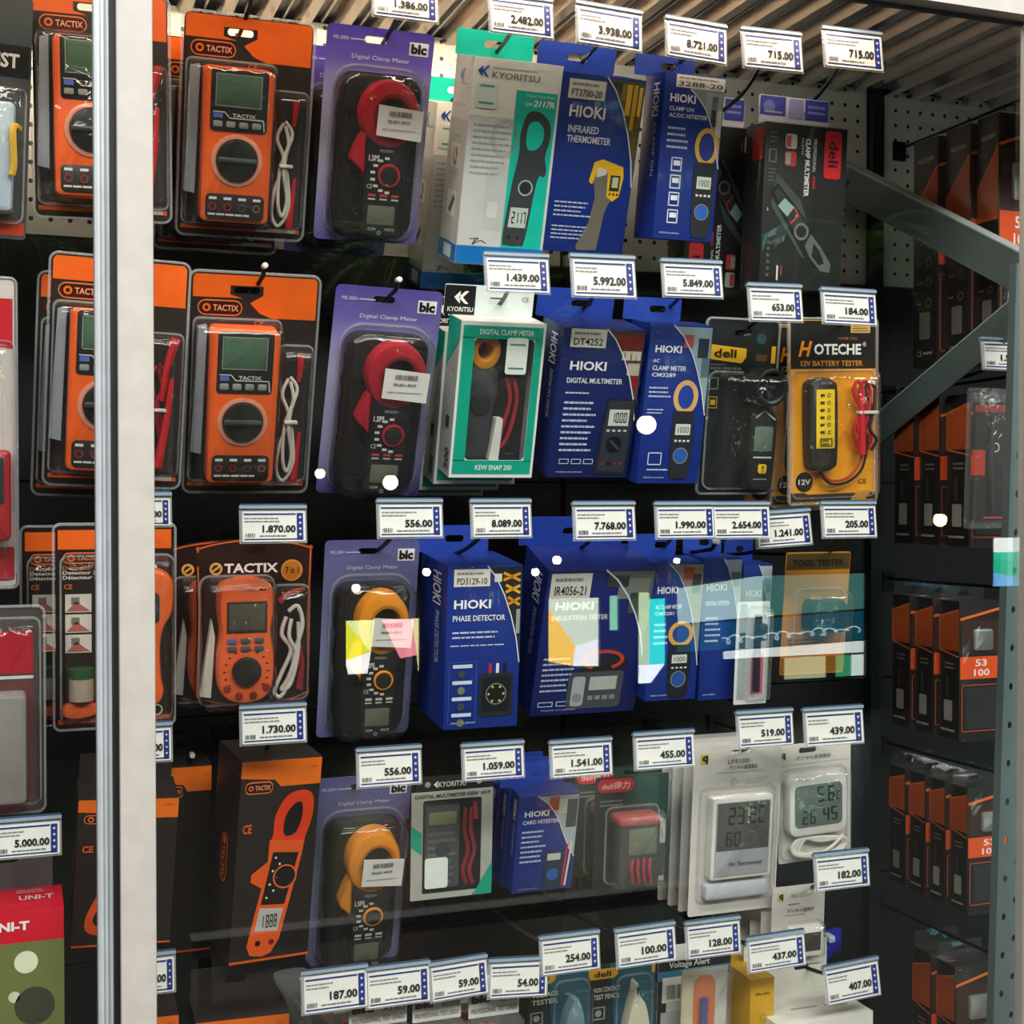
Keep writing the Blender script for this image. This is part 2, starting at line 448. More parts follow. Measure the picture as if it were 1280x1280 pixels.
# ================================================================== the setting
STEEL = mat('#5d6566', 0.38, 0.85, bump=0.05, bscale=60)
WHITEAL = mat('#b3afa7', 0.4, bump=0.02, bscale=300)
SILVER = mat('#b4bec2', 0.4, 0.1)
GASKET = mat('#0b0b0d', 0.6)
BLACKP = mat('#08090a', 0.45)
BACK_Y = 1.92
CEIL_Z = CAMZ + 0.675
XL, XR = -0.75, 2.25
XP = at(1090, 640, BACK_Y).x                       # upright between the two bays

mb = MB(); box(mb, XL, XR, BACK_Y + 0.012, BACK_Y + 0.04, 0.1, CEIL_Z + 0.05, BLACKP)
wall_back = struct(mb.build('wall_back', smooth=False))
PEG_D = pegmat('punched_black_sheet', '#15181a', 0.42, 0.35)
PEG_LIT = pegmat('punched_sheet_lit_tone', '#cdd4d2', 0.34, 0.2)  # same sheet as the lower panels, coloured paler to look lit at the top
ztop = at(1160, 120, BACK_Y).z
rows_z = [ztop, ztop - 0.33, ztop - 0.66, ztop - 0.99, ztop - 1.32, 0.25]
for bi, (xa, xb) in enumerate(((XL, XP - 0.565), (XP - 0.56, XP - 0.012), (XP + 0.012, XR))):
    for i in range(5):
        mb = MB(); box(mb, xa + .002, xb - .002, BACK_Y, BACK_Y + 0.011, rows_z[i + 1] + .003, rows_z[i], PEG_LIT if i == 0 else PEG_D)
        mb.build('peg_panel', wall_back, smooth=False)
# upright with slots between the bays
mb = MB(); box(mb, XP - 0.011, XP + 0.011, BACK_Y - 0.014, BACK_Y + 0.011, 0.1, ztop, mat('#22282a', 0.4, 0.5))
for k in range(34):
    z = ztop - 0.03 - k * 0.05; box(mb, XP - 0.003, XP + 0.003, BACK_Y - 0.0146, BACK_Y - 0.0138, z - 0.012, z, BLACKP)
struct(mb.build('trim_1', smooth=False))

# ribbed metal ceiling
mb = MB(); box(mb, XL, XR, 1.30, BACK_Y + 0.04, CEIL_Z, CEIL_Z + 0.01, mat('#5a5048', 0.3, 0.8))
ceiling = struct(mb.build('ceiling', smooth=False))
rib = MB(); RIBM = mat('#c4b0a0', 0.22, 0.9)
prism(rib, [[(-0.015, 0), (0.015, 0), (0.008, -0.016), (-0.008, -0.016)]], BACK_Y, 1.385, RIBM, 0)
r0 = rib.build('rib', ceiling, smooth=False); r0.location = (XL + 0.03, 0, CEIL_Z)
edge = MB(); prism(edge, [[(-0.0016, 0), (0.0016, 0), (0.0016, -0.006), (-0.0016, -0.006)]], BACK_Y, 1.385, mat('#d8d4cc', 0.3, 0.6), 0)
e0 = edge.build('seam', ceiling, smooth=False); e0.location = (XL + 0.0575, 0, CEIL_Z)
n = int((XR - XL - 0.05) / 0.055)
for k in range(1, n):
    for o, dx in ((r0, 0.03), (e0, 0.0575)):
        c = o.copy(); COL.objects.link(c); c.location = (XL + dx + k * 0.055, 0, CEIL_Z)

# glass door frames
xa, xb = at(147, 640, GLASS_Y).x, at(192, 640, GLASS_Y).x
ZB, ZT = 0.42, at(1280, 25, GLASS_Y).z
def bar(name, x0, x1, y0, y1, z0, z1, m):
    mb = MB(); prism(mb, [rrect(x0, y0, x1, y1, 0.002, 2)], 0, 1, m, 0)
    mb.v = [Vector((p[0], p[2], z0 + (z1 - z0) * p[1])) for p in mb.v]
    return mb.build(name)
fr = struct(bar('door_1', xa, xb, GLASS_Y - 0.014, GLASS_Y + 0.012, ZB, ZT + 0.02, WHITEAL))
mb = MB(); box(mb, xa - 0.0055, xa, GLASS_Y - 0.006, GLASS_Y + 0.012, ZB, ZT, GASKET); mb.build('brush_seal', fr, smooth=False)
xr0 = at(1279, 700, GLASS_Y).x
o = bar('right_stile', xr0, xr0 + 0.04, GLASS_Y - 0.014, GLASS_Y + 0.012, ZB, ZT + 0.02, WHITEAL); o.name = 'stile'; o.parent = fr
o = bar('bottom_rail', xb, xr0, GLASS_Y - 0.014, GLASS_Y + 0.012, ZB, ZB + 0.06, WHITEAL); o.parent = fr
mb = MB(); box(mb, xb, xr0, GLASS_Y - 0.003, GLASS_Y + 0.003, ZB + 0.06, ZT + 0.01, PANE); mb.build('glass_pane', fr, smooth=False)
# second, inner sliding door on the left
ys = GLASS_Y + 0.034
sa, sb = at(119, 640, ys).x, at(141, 640, ys).x
fr2 = struct(bar('door_2', sa, sb, ys - 0.012, ys + 0.012, ZB, ZT + 0.02, SILVER))
mb = MB()
for q in (0.25, 0.5, 0.8):
    xx = sa + (sb - sa) * q; box(mb, xx - 0.0012, xx + 0.0012, ys - 0.0135, ys - 0.0118, ZB, ZT, mat('#d9e2e4', 0.3, 0.2))
mb.build('stile_ridges', fr2, smooth=False)
mb = MB(); box(mb, XL + 0.1, sa, ys - 0.003, ys + 0.003, ZB + 0.06, ZT + 0.01, PANE); mb.build('glass_pane', fr2, smooth=False)
o = bar('stile', XL + 0.06, XL + 0.1, ys - 0.012, ys + 0.012, ZB, ZT + 0.02, WHITEAL); o.parent = fr2
o = bar('bottom_rail', XL + 0.1, sa, ys - 0.012, ys + 0.012, ZB, ZB + 0.06, WHITEAL); o.parent = fr2
# header rail with its dark lower lip
mb = MB(); box(mb, XL, XR, GLASS_Y - 0.016, GLASS_Y + 0.008, ZT, ZT + 0.12, WHITEAL); hd = struct(mb.build('trim_2', smooth=False))
mb = MB(); box(mb, XL, XR, GLASS_Y + 0.006, GLASS_Y + 0.012, ZT - 0.004, ZT + 0.1, GASKET); mb.build('track_lip', hd, smooth=False)
# plinth, cabinet ends, shop floor
mb = MB(); box(mb, XL, XR, GLASS_Y - 0.03, BACK_Y + 0.04, 0.0, ZB, mat('#2c2e30', 0.5)); struct(mb.build('trim_3', smooth=False))
mb = MB(); box(mb, XL - 0.02, XL, GLASS_Y - 0.03, BACK_Y + 0.04, 0, CEIL_Z + 0.06, BLACKP); struct(mb.build('wall_left', smooth=False))
mb = MB(); box(mb, XR, XR + 0.02, GLASS_Y - 0.03, BACK_Y + 0.04, 0, CEIL_Z + 0.06, BLACKP); struct(mb.build('wall_right', smooth=False))
mb = MB(); box(mb, -5, 12, -8.2, 2.2, -0.02, 0.0, mat('#55524e', 0.35, bump=0.05)); struct(mb.build('floor', smooth=False))

# slotted steel post and its two diagonal braces at the right
POSTM = mat('#647476', 0.45, 0.15, bump=0.06, bscale=80)
yp = 1.47
pa, pb = at(1242, 1280, yp).x, at(1275, 1280, yp).x
post = bpy.data.objects.new('slotted_post', None); COL.objects.link(post); P0 = at(1258, 1280, yp); LEAN = math.radians(1.75); post.location = (P0.x - .3 * math.tan(LEAN), yp, P0.z - .3); post.rotation_euler[1] = LEAN
tag(post, 'grey slotted steel angle post at the right edge, behind the glass', 'post')
hw = (pb - pa) / 2
mb = MB(); holes = []
zt = at(1285, 330, yp).z - (P0.z - .3)
pl = [[(-hw, 0), (hw, 0), (hw, zt), (-hw, zt)]]
for k in range(int(zt / 0.052)):
    z = 0.03 + k * 0.052; pl.append(ell(-hw * 0.45, z, 0.0034, 0.005, 10)); pl.append(ell(hw * 0.35, z + 0.022, 0.0034, 0.005, 10))
prism(mb, pl, 0.002, 0.0, POSTM, 0); mb.build('front_flange', post, smooth=False)
mb = MB(); box(mb, -hw, -hw + 0.002, 0.002, 0.014, 0, zt, POSTM); mb.build('side_flange', post, smooth=False)
def brace(label, u0, v0, y0, u1, v1, y1, hpx, flip):
    A, B = at(u0, v0, y0), at(u1, v1, y1); d = (B - A); L = d.length
    root = bpy.data.objects.new('diagonal_brace', None); COL.objects.link(root); root.location = A
    z = d.normalized(); x = Vector((1, 0, 0)) - z * z.x; x.normalize(); y = z.cross(x)
    root.rotation_euler = Matrix((x, y, z)).transposed().to_euler()
    tag(root, label, 'brace')
    hh = hpx / F * 1.75 / 2; sgn = -1 if flip else 1
    mb = MB(); box(mb, -0.0015, 0.0015, -hh, hh, 0, L, mat('#566462', 0.42, 0.15, bump=0.06, bscale=80)); mb.build('web', root, smooth=False)
    mb = MB(); box(mb, -0.0015, 0.02, sgn * hh - 0.002, sgn * hh + 0.002, 0, L, mat('#a4b0ae', 0.4, 0.15)); mb.build('folded_edge', root, smooth=False)
    for t in (0.06, 0.93):
        mb = MB(); prism(mb, [ell(0, 0, 0.006, 0.006, 10)], 0.0, -0.004, STEEL, 0.001); b = mb.build('bolt', root)
        b.rotation_euler = (0, 0, -math.pi / 2); b.location = (-0.0016, 0, L * t)
brace('upper diagonal steel brace running down to the slotted post', 1045, 222, 1.86, 1300, 356, 1.50, 50, False)
brace('lower diagonal steel brace rising to the slotted post', 1088, 545, 1.86, 1296, 372, 1.50, 46, False)

# ================================================================== peg hooks with price tickets
HOOKM = mat('#17181a', 0.35, 0.6)
LIP = mat('#8fa3b8', 0.3)
BLUE_T = '#27357f'
def price_hook(price, cx, cy, wpx, hpx, slot=None, label='', Y=1.50, roll=0.0, yc=1.64, chrome=False):
    T = at(cx, cy, Y)
    TLx, TRx = at(cx - wpx / 2, cy, Y).x, at(cx + wpx / 2, cy, Y).x
    W = TRx - TLx; H = at(cx, cy - hpx / 2, Y).z - at(cx, cy + hpx / 2, Y).z
    root = bpy.data.objects.new('price_hook', None); COL.objects.link(root); root.location = T; root.empty_display_size = .02
    root.rotation_euler = (math.radians(-6), math.radians(roll), 0)
    tag(root, label, 'price hook', 'price ticket hooks')
    root.location.z = T.z; z0 = -H / 2
    mb = MB(); prism(mb, [rrect(-W / 2, z0 + 0, W / 2, z0 + H, 0.0015, 2)], 0.0010, 0.0, mat(WHITE, 0.35), 0); tk = mb.build('price_ticket', root)
    f = Face('ticket_print', tk, W, H, lambda a, b, l: Vector(((a - .5) * W, -l - 0.0003, z0 + (1 - b) * H)), 0.3)
    f.rect(0.04, 0.07, 0.85, 0.12, BLUE_T); f.rect(0.04, 0.9, 0.95, 0.94, BLUE_T)
    f.rect(0.865, 0.06, 0.965, 0.95, BLUE_T)
    f.rect(0.005, 0.0, 0.018, 1, '#8d98b8')
    rd = random.Random(int(cx * 7 + cy))
    for k in range(4): f.disc(0.917, 0.2 + k * 0.19, 0.02, '#c9cfe4', 3, n=8)
    f.lines(0.05, 0.18, 0.6, 0.38, 2, '#8a8c92', int(cx), rag=.4, fill=.35)
    f.bars(0.06, 0.72, 0.22, 0.85, '#55565c', 8, int(cy)); f.lines(0.28, 0.76, 0.82, 0.86, 1, '#7b7d84', int(cx + cy), fill=.4)
    L = len(price); x1 = 0.845; x0 = x1 - min(0.52, 0.072 * L)
    if price: f.text(price, x0, 0.46, x1, 0.70, '#202024', 0.034)
    f.build()
    mb = MB()
    box(mb, -W / 2 - 0.002, W / 2 + 0.002, 0.0012, 0.0022, z0 - 0.002, z0 + H + 0.004, clear('ticket_holder_plastic', rough=.1, bump=.1, haze=.25))
    box(mb, -W / 2 - 0.002, W / 2 + 0.002, -0.0015, 0.005, z0 + H + 0.003, z0 + H + 0.0065, LIP)
    box(mb, -W / 2 - 0.001, W / 2 + 0.001, 0.0, 0.0026, z0 + H + 0.0065, z0 + H + 0.0085, mat('#3c4d66', .35))
    mb.build('ticket_holder', root, smooth=False)
    # the wire: from the peg panel through the pack's slot up to the ticket
    S = at(*slot, yc) if slot else Vector((T.x, yc, T.z - 0.02))
    inv = (Matrix.Translation(root.location) @ root.rotation_euler.to_matrix().to_4x4()).inverted()
    sx = S.x; pts = [Vector((sx, BACK_Y - 0.002, S.z - 0.012)), Vector((sx, S.y + 0.1, S.z - 0.008)), S, S.lerp(Vector((T.x, Y, T.z)), 0.55), Vector((T.x, Y + 0.006, T.z + H * 0.3))]
    mb = MB(); tube(mb, [inv @ Vector(p) for p in spline([tuple(p) for p in pts], 4, False)], 0.0028, mat('#9aa0a2', .25, .9) if chrome else HOOKM, 6)
    mb.build('hook_wire', root)
    bp = inv @ pts[0]
    mb = MB(); box(mb, bp.x - 0.012, bp.x + 0.012, bp.y - 0.004, bp.y, bp.z - 0.02, bp.z + 0.012, HOOKM); mb.build('back_plate', root, smooth=False)
    return root
H_ = price_hook
H_('1.386.00', 507, 3, 80, 42, (480, 52), 'peg hook with ticket 1.386.00 over the upper purple clamp pack')
H_('2.482.00', 652, 22, 78, 44, (622, 64), 'peg hook with ticket 2.482.00 over the tall white box')
H_('3.938.00', 762, 36, 80, 46, (733, 72), 'peg hook with ticket 3.938.00 over the thermometer box', roll=2)
H_('8.721.00', 871, 53, 74, 44, (848, 80), 'peg hook with ticket 8.721.00 over the clamp tester box', roll=2)
H_('715.00', 966, 65, 73, 44, (920, 125), 'peg hook and ticket over the upside down clear boxed clamp', roll=-1)
H_('715.00', 1067, 64, 72, 44, (1010, 132), 'peg hook and ticket over the upright clear boxed clamp', roll=-1)
H_('1.439.00', 647, 344, 78, 42, (622, 383), 'peg hook with ticket 1.439.00 under the tall white box', roll=-1)
H_('5.992.00', 755, 348, 78, 46, (730, 385), 'peg hook with ticket 5.992.00 under the thermometer box', roll=-1)
H_('5.849.00', 866, 351, 73, 40, (835, 385), 'peg hook whose ticket is washed out by glare, second row', roll=-1)
H_('653.00', 970, 381, 65, 40, (930, 412), 'peg hook with ticket 653.00 over the wind meter pack', roll=-1)
H_('184.00', 1062, 386, 66, 38, (1045, 412), 'peg hook with ticket 184.00 over the yellow battery tester')
H_('70.00', 178, 640, 70, 34, None, 'peg hook with ticket half hidden by the white stile, upper')
H_('1.870.00', 342, 658, 80, 38, (330, 672), 'peg hook with ticket 1.870.00 over the round-topped orange meter')
H_('556.00', 513, 651, 79, 40, (468, 690), 'peg hook and price ticket over the grey violet clamp pack')
H_('8.089.00', 627, 651, 73, 40, (575, 690), 'peg hook with ticket 8.089.00 over the phase detector box')
H_('7.768.00', 756, 654, 75, 40, (725, 685), 'peg hook with ticket 7.768.00 over the widest blue box')
H_('1.990.00', 857, 653, 72, 38, (825, 685), 'peg hook and price ticket over the box beside the widest blue one')
H_('2.654.00', 927, 653, 70, 38, (895, 680), 'peg hook with pinkish ticket touching its left neighbour, third row')
H_('1.241.00', 980, 663, 68, 38, (940, 690), 'peg hook with ticket 1.241.00 hanging lower than its neighbours', roll=-3, Y=1.52)
H_('205.00', 1062, 652, 66, 38, (1035, 690), 'peg hook with ticket 205.00 below the battery tester')
H_('50.00', 180, 932, 68, 40, None, 'peg hook with ticket half hidden by the white stile, middle')
H_('1.730.00', 342, 908, 80, 40, (330, 940), 'peg hook with ticket 1.730.00 between orange meter and orange box')
H_('556.00', 487, 961, 78, 40, (440, 985), 'peg hook with ticket 556.00 over the lowest purple pack')
H_('1.059.00', 617, 954, 75, 38, (575, 975), 'peg hook and price ticket over the pocket multimeter pack')
H_('1.541.00', 727, 950, 75, 38, (680, 975), 'peg hook and price ticket over the stack of small blue boxes')
H_('455.00', 831, 940, 73, 38, (790, 965), 'peg hook with ticket 455.00 over the small red pack')
H_('519.00', 957, 913, 68, 38, (925, 938), 'peg hook with ticket 519.00 over the large white thermometer')
H_('439.00', 1043, 910, 72, 40, (1012, 932), 'peg hook with ticket 439.00 over the thermometer with cord')
H_('182.00', 1053, 1090, 66, 38, (1000, 1112), 'peg hook with ticket 182.00 in the lower right')
H_('5.000.00', 33, 1050, 84, 40, None, 'peg hook with ticket 5.000.00 at the left edge')
H_('300.00', 184, 1221, 68, 42, None, 'peg hook with ticket half hidden by the white stile, lowest')
H_('187.00', 419, 1240, 80, 44, None, 'peg hook and price ticket over the crumpled clear bags')
H_('59.00', 498, 1234, 78, 42, None, 'peg hook with grey ticket over the leftmost lead bag header')
H_('59.00', 574, 1226, 70, 40, None, 'peg hook with bright white ticket over the middle lead bag', roll=-2)
H_('54.00', 648, 1225, 72, 40, None, 'peg hook with bright tilted ticket over the rightmost lead bag', roll=4)
H_('254.00', 713, 1194, 72, 40, None, 'peg hook and price ticket over the teal voltage tester card', chrome=True)
H_('100.00', 808, 1184, 72, 40, None, 'peg hook and price ticket over the teal test pencil card', roll=-1)
H_('128.00', 892, 1175, 66, 38, None, 'peg hook and price ticket over the black topped voltage alert pack')
H_('437.00', 971, 1192, 70, 36, None, 'peg hook with ticket 437.00 over the yellow carton', roll=-1)
H_('407.00', 1066, 1229, 66, 40, None, 'peg hook with ticket 407.00 over the white carton', roll=-3)
H_('1.582.00', 1262, 445, 66, 34, None, 'peg hook with ticket 1.582.00 behind the slotted post', Y=1.56)

def plain_hook(slot, label, yc=1.64):
    S = at(*slot, yc); o = bpy.data.objects.new('display_hook', None); COL.objects.link(o); o.location = (S.x, BACK_Y, S.z)
    tag(o, label, 'hook', 'hooks without tickets')
    mb = MB(); tube(mb, [(0, -.002, -.008), (0, yc + .1 - BACK_Y, -.004), (0, yc - BACK_Y, 0), (0, yc - .05 - BACK_Y, .006), (0, yc - .062 - BACK_Y, .016)], .0028, HOOKM); w_ = mb.build('hook_wire', o)
    mb = MB(); prism(mb, [ell(0, .016, .0036, .0036, 12)], yc - .058 - BACK_Y, yc - .068 - BACK_Y, mat('#d8d8d4', .4), .001); mb.build('tip_cap', o)
    mb = MB(); box(mb, -.012, .012, -.004, 0, -.02, .012, HOOKM); mb.build('back_plate', o, smooth=False)
plain_hook((304, 32), 'black wire hook through the top row orange multimeter card')
plain_hook((320, 359), 'black wire hook through the second row orange multimeter card')
plain_hook((482, 375), 'black wire hook through the second row purple card')
plain_hook((150, 344), 'black wire hook behind the white stile, second row')
plain_hook((315, 962), 'wire hook over the dark carton with the orange clamp print')
plain_hook((868, 690), 'wire hook over the narrow blue boxes of the third row')
plain_hook((233, 948), 'wire hook of the carton standing back between two others', yc=1.775)

# ================================================================== packs: orange multimeters on cards
PROBE_R, PROBE_K = '#c01c28', '#161616'
def card_logo(f, x0, y0, x1, y1):
    f.rr(x0, y0, x1, y1, '#e07a3c', 0.06, 1); f.rr(x0 + .008, y0 + .006, x1 - .008, y1 - .006, '#3a0d08', 0.055, 2)
    h = (y1 - y0); f.disc(x0 + .07, (y0 + y1) / 2, 0.032, '#e0702c', 3); f.disc(x0 + .07, (y0 + y1) / 2, 0.016, '#3a0d08', 4)
    f.text('TACTIX', x0 + .12, y0 + h * .3, x1 - .03, y1 - h * .3, '#e8a27c', 0.02)
def multimeter(label, q, Y=1.62, lead='white', tilt=None, leaf=True):
    t = Thing('multimeter_pack', label, 'multimeter', q, Y, 'carded orange multimeters', tilt)
    t.card(mat('#2a2523', 0.4), 0.05, (0.43, 0.07, 0.2))
    f = t.face('card_print')
    f.poly([(0.03, 0.004), (0.97, 0.004), (0.99, .02), (0.99, .19), (.64, .19), (.54, .17), (.46, .125), (.56, .09), (.56, .05), (.30, .05), (.30, .09), (.40, .105), (0.01, .105), (0.01, .02)], ORANGE)
    card_logo(f, .05, .115, .40, .185)
    f.text('CE', .50, .20, .57, .225, '#d8782c', 0.01)
    f.rect(.02, .955, .98, .975, '#d9591a'); f.rect(.62, .955, .95, .972, '#c9c2ba', 2)
    f.build()
    d = 0.036
    body = t.pr('meter_body', t.rr(.14, .22, .68, .92, .05), -0.0015, -d, mat('#ea5f1b', 0.35, coat=.2), 0.004)
    g = t.pr('face_panel', t.rr(.19, .225, .63, .50, .03), -d + .001, -d - 0.0012, mat('#20211f', 0.3), 0.0006, body)
    t.pr('screen', t.rr(.235, .25, .57, .385, .02), -d, -d - 0.002, mat('#4c6a55', 0.2), 0.0005, body)
    f = t.face('panel_print', -d - 0.0012, body)
    f.frame(.225, .245, .58, .39, .008, '#8f9a94', 3)
    f.line([(.21, .415), (.30, .415), (.34, .44), (.42, .44), (.60, .44), (.61, .49)], .008, '#d0d4d0', 3)
    f.text('TACTIX', .36, .418, .54, .435, '#d8d8d4', .02)
    f.rect(.215, .42, .285, .442, '#5a6fc0', 3)
    f.build()
    for k in range(4):
        t.pr('button', t.rr(.215 + k * .1, .455, .285 + k * .1, .482, .012), -d - .001, -d - .0028, mat('#8d918f', 0.5), .0005, body)
    mb = MB(); c = t.p(.41, .63)
    prism(mb, [ell(c[0], c[1], .2 * t.W, .2 * t.W, 36), ell(c[0], c[1], .165 * t.W, .165 * t.W, 36)], -d + .001, -d - .0015, mat('#e9a188', .25, .2), .0006); mb.build('dial_ring', body)
    t.pr('dial', t.el(.41, .63, .16, 32), -d, -d - .005, mat('#161716', .35), .0015, body)
    t.pr('dial_grip', t.rr(.26, .615, .56, .640, .012), -d - .004, -d - .009, mat('#3c4341', .3), .002, body)
    t.pr('jack_panel', t.rr(.18, .785, .64, .905, .04), -d + .001, -d - .001, mat('#231f1e', .35), .0004, body)
    f = t.face('jack_print', -d - .001, body)
    for k in range(4):
        x = .235 + k * .115; f.rect(x - .03, .80, x + .03, .812, '#dcdcd8', 3); f.ring(x, .845, .03, .008, ['#9c2a2a', '#9c2a2a', '#4a4a4a', '#a05a2a'][k], 3)
    f.lines(.2, .87, .6, .89, 1, '#c9c9c4', 5)
    f.build()
    if leaf:
        mb = MB(); P = t.pts([(.05, .23), (.115, .22), (.105, .80), (.02, .79)]); prism(mb, [P], -.004, -.02, mat('#8f98a2', .5), 0); mb.build('folded_leaflet', t.root)
    wm = mat('#d4d2c8', .5) if lead == 'white' else mat('#8c1420', .45)
    t.wire('lead_cable', [(.79, .45, -.012), (.74, .52, -.016), (.80, .62, -.018), (.74, .76, -.018), (.73, .88, -.014), (.79, .93, -.016), (.86, .84, -.018), (.83, .68, -.02), (.79, .62, -.022), (.86, .50, -.016), (.80, .44, -.014)], .0022, wm)
    t.wire('lead_cable', [(.80, .46, -.016), (.83, .55, -.02), (.77, .66, -.02), (.77, .82, -.02), (.81, .88, -.02), (.84, .8, -.02), (.80, .66, -.022), (.84, .52, -.016)], .0022, wm)
    if lead == 'white':
        t.wire('test_probe', [(.88, .34, -.012), (.875, .40, -.014), (.87, .46, -.014)], .0045, PROBE_R, r1=.0022)
        t.wire('test_probe', [(.90, .70, -.014), (.885, .83, -.016), (.87, .935, -.016)], .0022, PROBE_R, r1=.005)
    else:
        t.wire('test_probe', [(.92, .32, -.02), (.86, .45, -.022), (.83, .6, -.022)], .0055, PROBE_R, r1=.003)
        t.wire('test_probe', [(.90, .5, -.02), (.87, .7, -.022), (.82, .9, -.022)], .003, PROBE_R, r1=.006)
    t.pr('cable_tie', t.rr(.76, .635, .87, .65, .01), -.02, -.026, mat('#dcd9cf', .5), .001)
    t.clam(.05)
    t.shell(.03, .2, .71, .945, d + .008, .04)
    t.shell(.70, .31, .98, .945, .028, .04)
    return t
Q = lambda *a: a
m1 = multimeter('orange multimeter on dark card, top row, right of white stile', Q((238, 13), (392, 33), (379, 305), (218, 285)))
m0 = multimeter('orange multimeter with red leads, top row, behind white stile', Q((43, -16), (212, -2), (216, 275), (48, 270)), lead='red', tilt=6)
m2 = multimeter('orange multimeter on dark card, second row, right of white stile', Q((243, 336), (400, 352), (382, 618), (230, 608)))
m3 = multimeter('orange multimeter with red leads, second row, behind white stile', Q((61, 315), (233, 333), (218, 612), (52, 600)), lead='red', tilt=10)
m3.copy(0.07, 'orange multimeter pack behind the second row pack with red leads', dz=-.012, dx=-.012)
m1.copy(0.08, 'orange multimeter pack behind the top row pack right of stile', dz=-.005, dx=-.02)

# ------------------------------------------------------------------ clamp meters on violet cards
def clamp_pack(label, q, jaw, Y=1.62, stops=None, key='violet', tilt=None, sticker=True):
    t = Thing('clamp_meter_pack', label, 'clamp meter', q, Y, 'violet carded clamp meters', tilt)
    t.card(graded('card_ink_' + key, stops), .05, (.45, .055, .2))
    f = t.face('card_print')
    f.text('MS-2001', .06, .05, .2, .066, '#d6d4ea'); f.lines(.22, .052, .38, .066, 1, '#c9c6e2', 4)
    f.rect(.77, .045, .95, .105, '#e9e9ee'); f.text('blc', .785, .052, .935, .098, '#16161c', .05)
    f.text('Digital Clamp Meter', .24, .125, .78, .15, '#dcdaf0')
    f.build()
    t.pr('pouch', t.rr(.105, .20, .90, .968, .16, 6), -.002, -.016, mat('#0b0b0c', .5), .006)
    d = .040
    body = t.pr('meter_body', spline(t.pts([(.38, .47), (.58, .45), (.78, .47), (.78, .56), (.755, .70), (.735, .85), (.72, .93), (.64, .965), (.52, .97), (.42, .955), (.375, .88), (.37, .76), (.375, .6)]), 5), -.003, -d, mat('#17171a', .4), .006)
    mb = MB(); c = t.p(.575, .375); jm = mat(jaw, .3, coat=.3)
    prism(mb, [ell(c[0], c[1], .275 * t.W, .155 * t.H, 40), ell(c[0] + .004, c[1] - .004, .15 * t.W, .088 * t.H, 32)], -.004, -d - .002, jm, .006)
    j = mb.build('jaw', t.root)
    mb = MB(); prism(mb, [ell(c[0] + .004, c[1] - .004, .152 * t.W, .090 * t.H, 24)], -.002, -.006, mat('#2a1416', .5), 0); mb.build('jaw_opening', j)
    t.pr('trigger', spline(t.pts([(.34, .47), (.40, .5), (.40, .67), (.34, .64), (.255, .60), (.265, .56)]), 4), -.006, -d + .004, jm, .004)
    t.pr('screen', t.rr(.425, .80, .685, .89, .015), -d + .002, -d - .0012, mat('#5d6352', .25), .0005, body)
    mb = MB(); c = t.p(.60, .655)
    prism(mb, [ell(c[0], c[1], .105 * t.W, .105 * t.W, 30), ell(c[0], c[1], .082 * t.W, .082 * t.W, 30)], -d + .001, -d - .003, jm, .0008); mb.build('dial_ring', body)
    t.pr('dial', t.el(.60, .655, .081, 26), -d + .001, -d - .0045, mat('#1b1b1c', .4), .001, body)
    f = t.face('body_print', -d, body)
    f.text('MS2001', .5, .535, .62, .548, '#b8b8b4'); f.text('1.5P5', .40, .565, .50, .592, '#d9d9d6', .03)
    for k in range(8):
        a = math.radians(100 + k * 24); x, y = .60 + .155 * math.cos(a), .655 - .155 * math.sin(a) * t.W / t.H
        f.rect(x - .022, y - .006, x + .022, y + .006, '#cfcfca', 3)
    f.text('CE', .40, .70, .45, .72, '#cfcfca')
    for k in range(3):
        f.rect(.42 + k * .11, .745, .49 + k * .11, .757, '#b83838' if key != 'grey' else '#c9c9c4', 3); f.rect(.42 + k * .11, .765, .49 + k * .11, .773, '#b5b5b0', 3)
    f.text('COM', .44, .905, .51, .917, '#cfcfca'); f.text('VOLTS', .60, .905, .69, .917, '#cfcfca')
    f.disc(.55, .93, .02, '#8a8a86', 3); f.disc(.55, .93, .011, '#0a0a0a', 4)
    f.build()
    t.shell(.09, .175, .93, .978, d + .008, .2, bev=.016)
    if sticker:
        W, H = t.W * .42, t.H * .14; cx, cz = t.p(.645, .40)
        st = t.pr('price_sticker', [(cx - W / 2, cz - H / 2), (cx + W / 2, cz - H / 2 - .004), (cx + W / 2 + .001, cz + H / 2 - .004), (cx - W / 2 + .001, cz + H / 2)], -d - .0085, -d - .0092, mat('#dcdad6', .5))
        f = t.face('sticker_print', -d - .0092, st)
        f.bars(.54, .355, .75, .378, '#4c4c50', 18); f.text('90-831-4010', .53, .395, .74, .408, '#3a3a3e', .02); f.lines(.48, .43, .80, .445, 1, '#a8a8a6', 2, fill=.3, rag=0)
        f.build()
    return t
VIO = [(0, '#6a5aa8'), (.12, '#8a7ec0'), (.4, '#c6c3e0'), (.66, '#b4aede'), (.85, '#6a58b6'), (1, '#4c3aa4')]
VIO2 = [(0, '#4a3f86'), (.2, '#9a94c6'), (.6, '#b0acd4'), (.85, '#6e62ac'), (1, '#54479a')]
GRE = [(0, '#6e6fa6'), (.3, '#9499c0'), (.7, '#7a7eae'), (1, '#57588e')]
c1 = clamp_pack('purple carded clamp meter with red jaw, top row', Q((415, 30), (544, 42), (521, 306), (388, 298)), '#b81f30', stops=VIO)
c1.copy(.07, 'purple clamp meter card peeking out behind the top row one', dz=-.006, dx=-.025)
c2 = clamp_pack('purple carded clamp meter with red jaw, second row', Q((418.5, 355), (552, 365), (520, 619), (391, 616)), '#a81c2c', stops=VIO2, key='violet_dark')
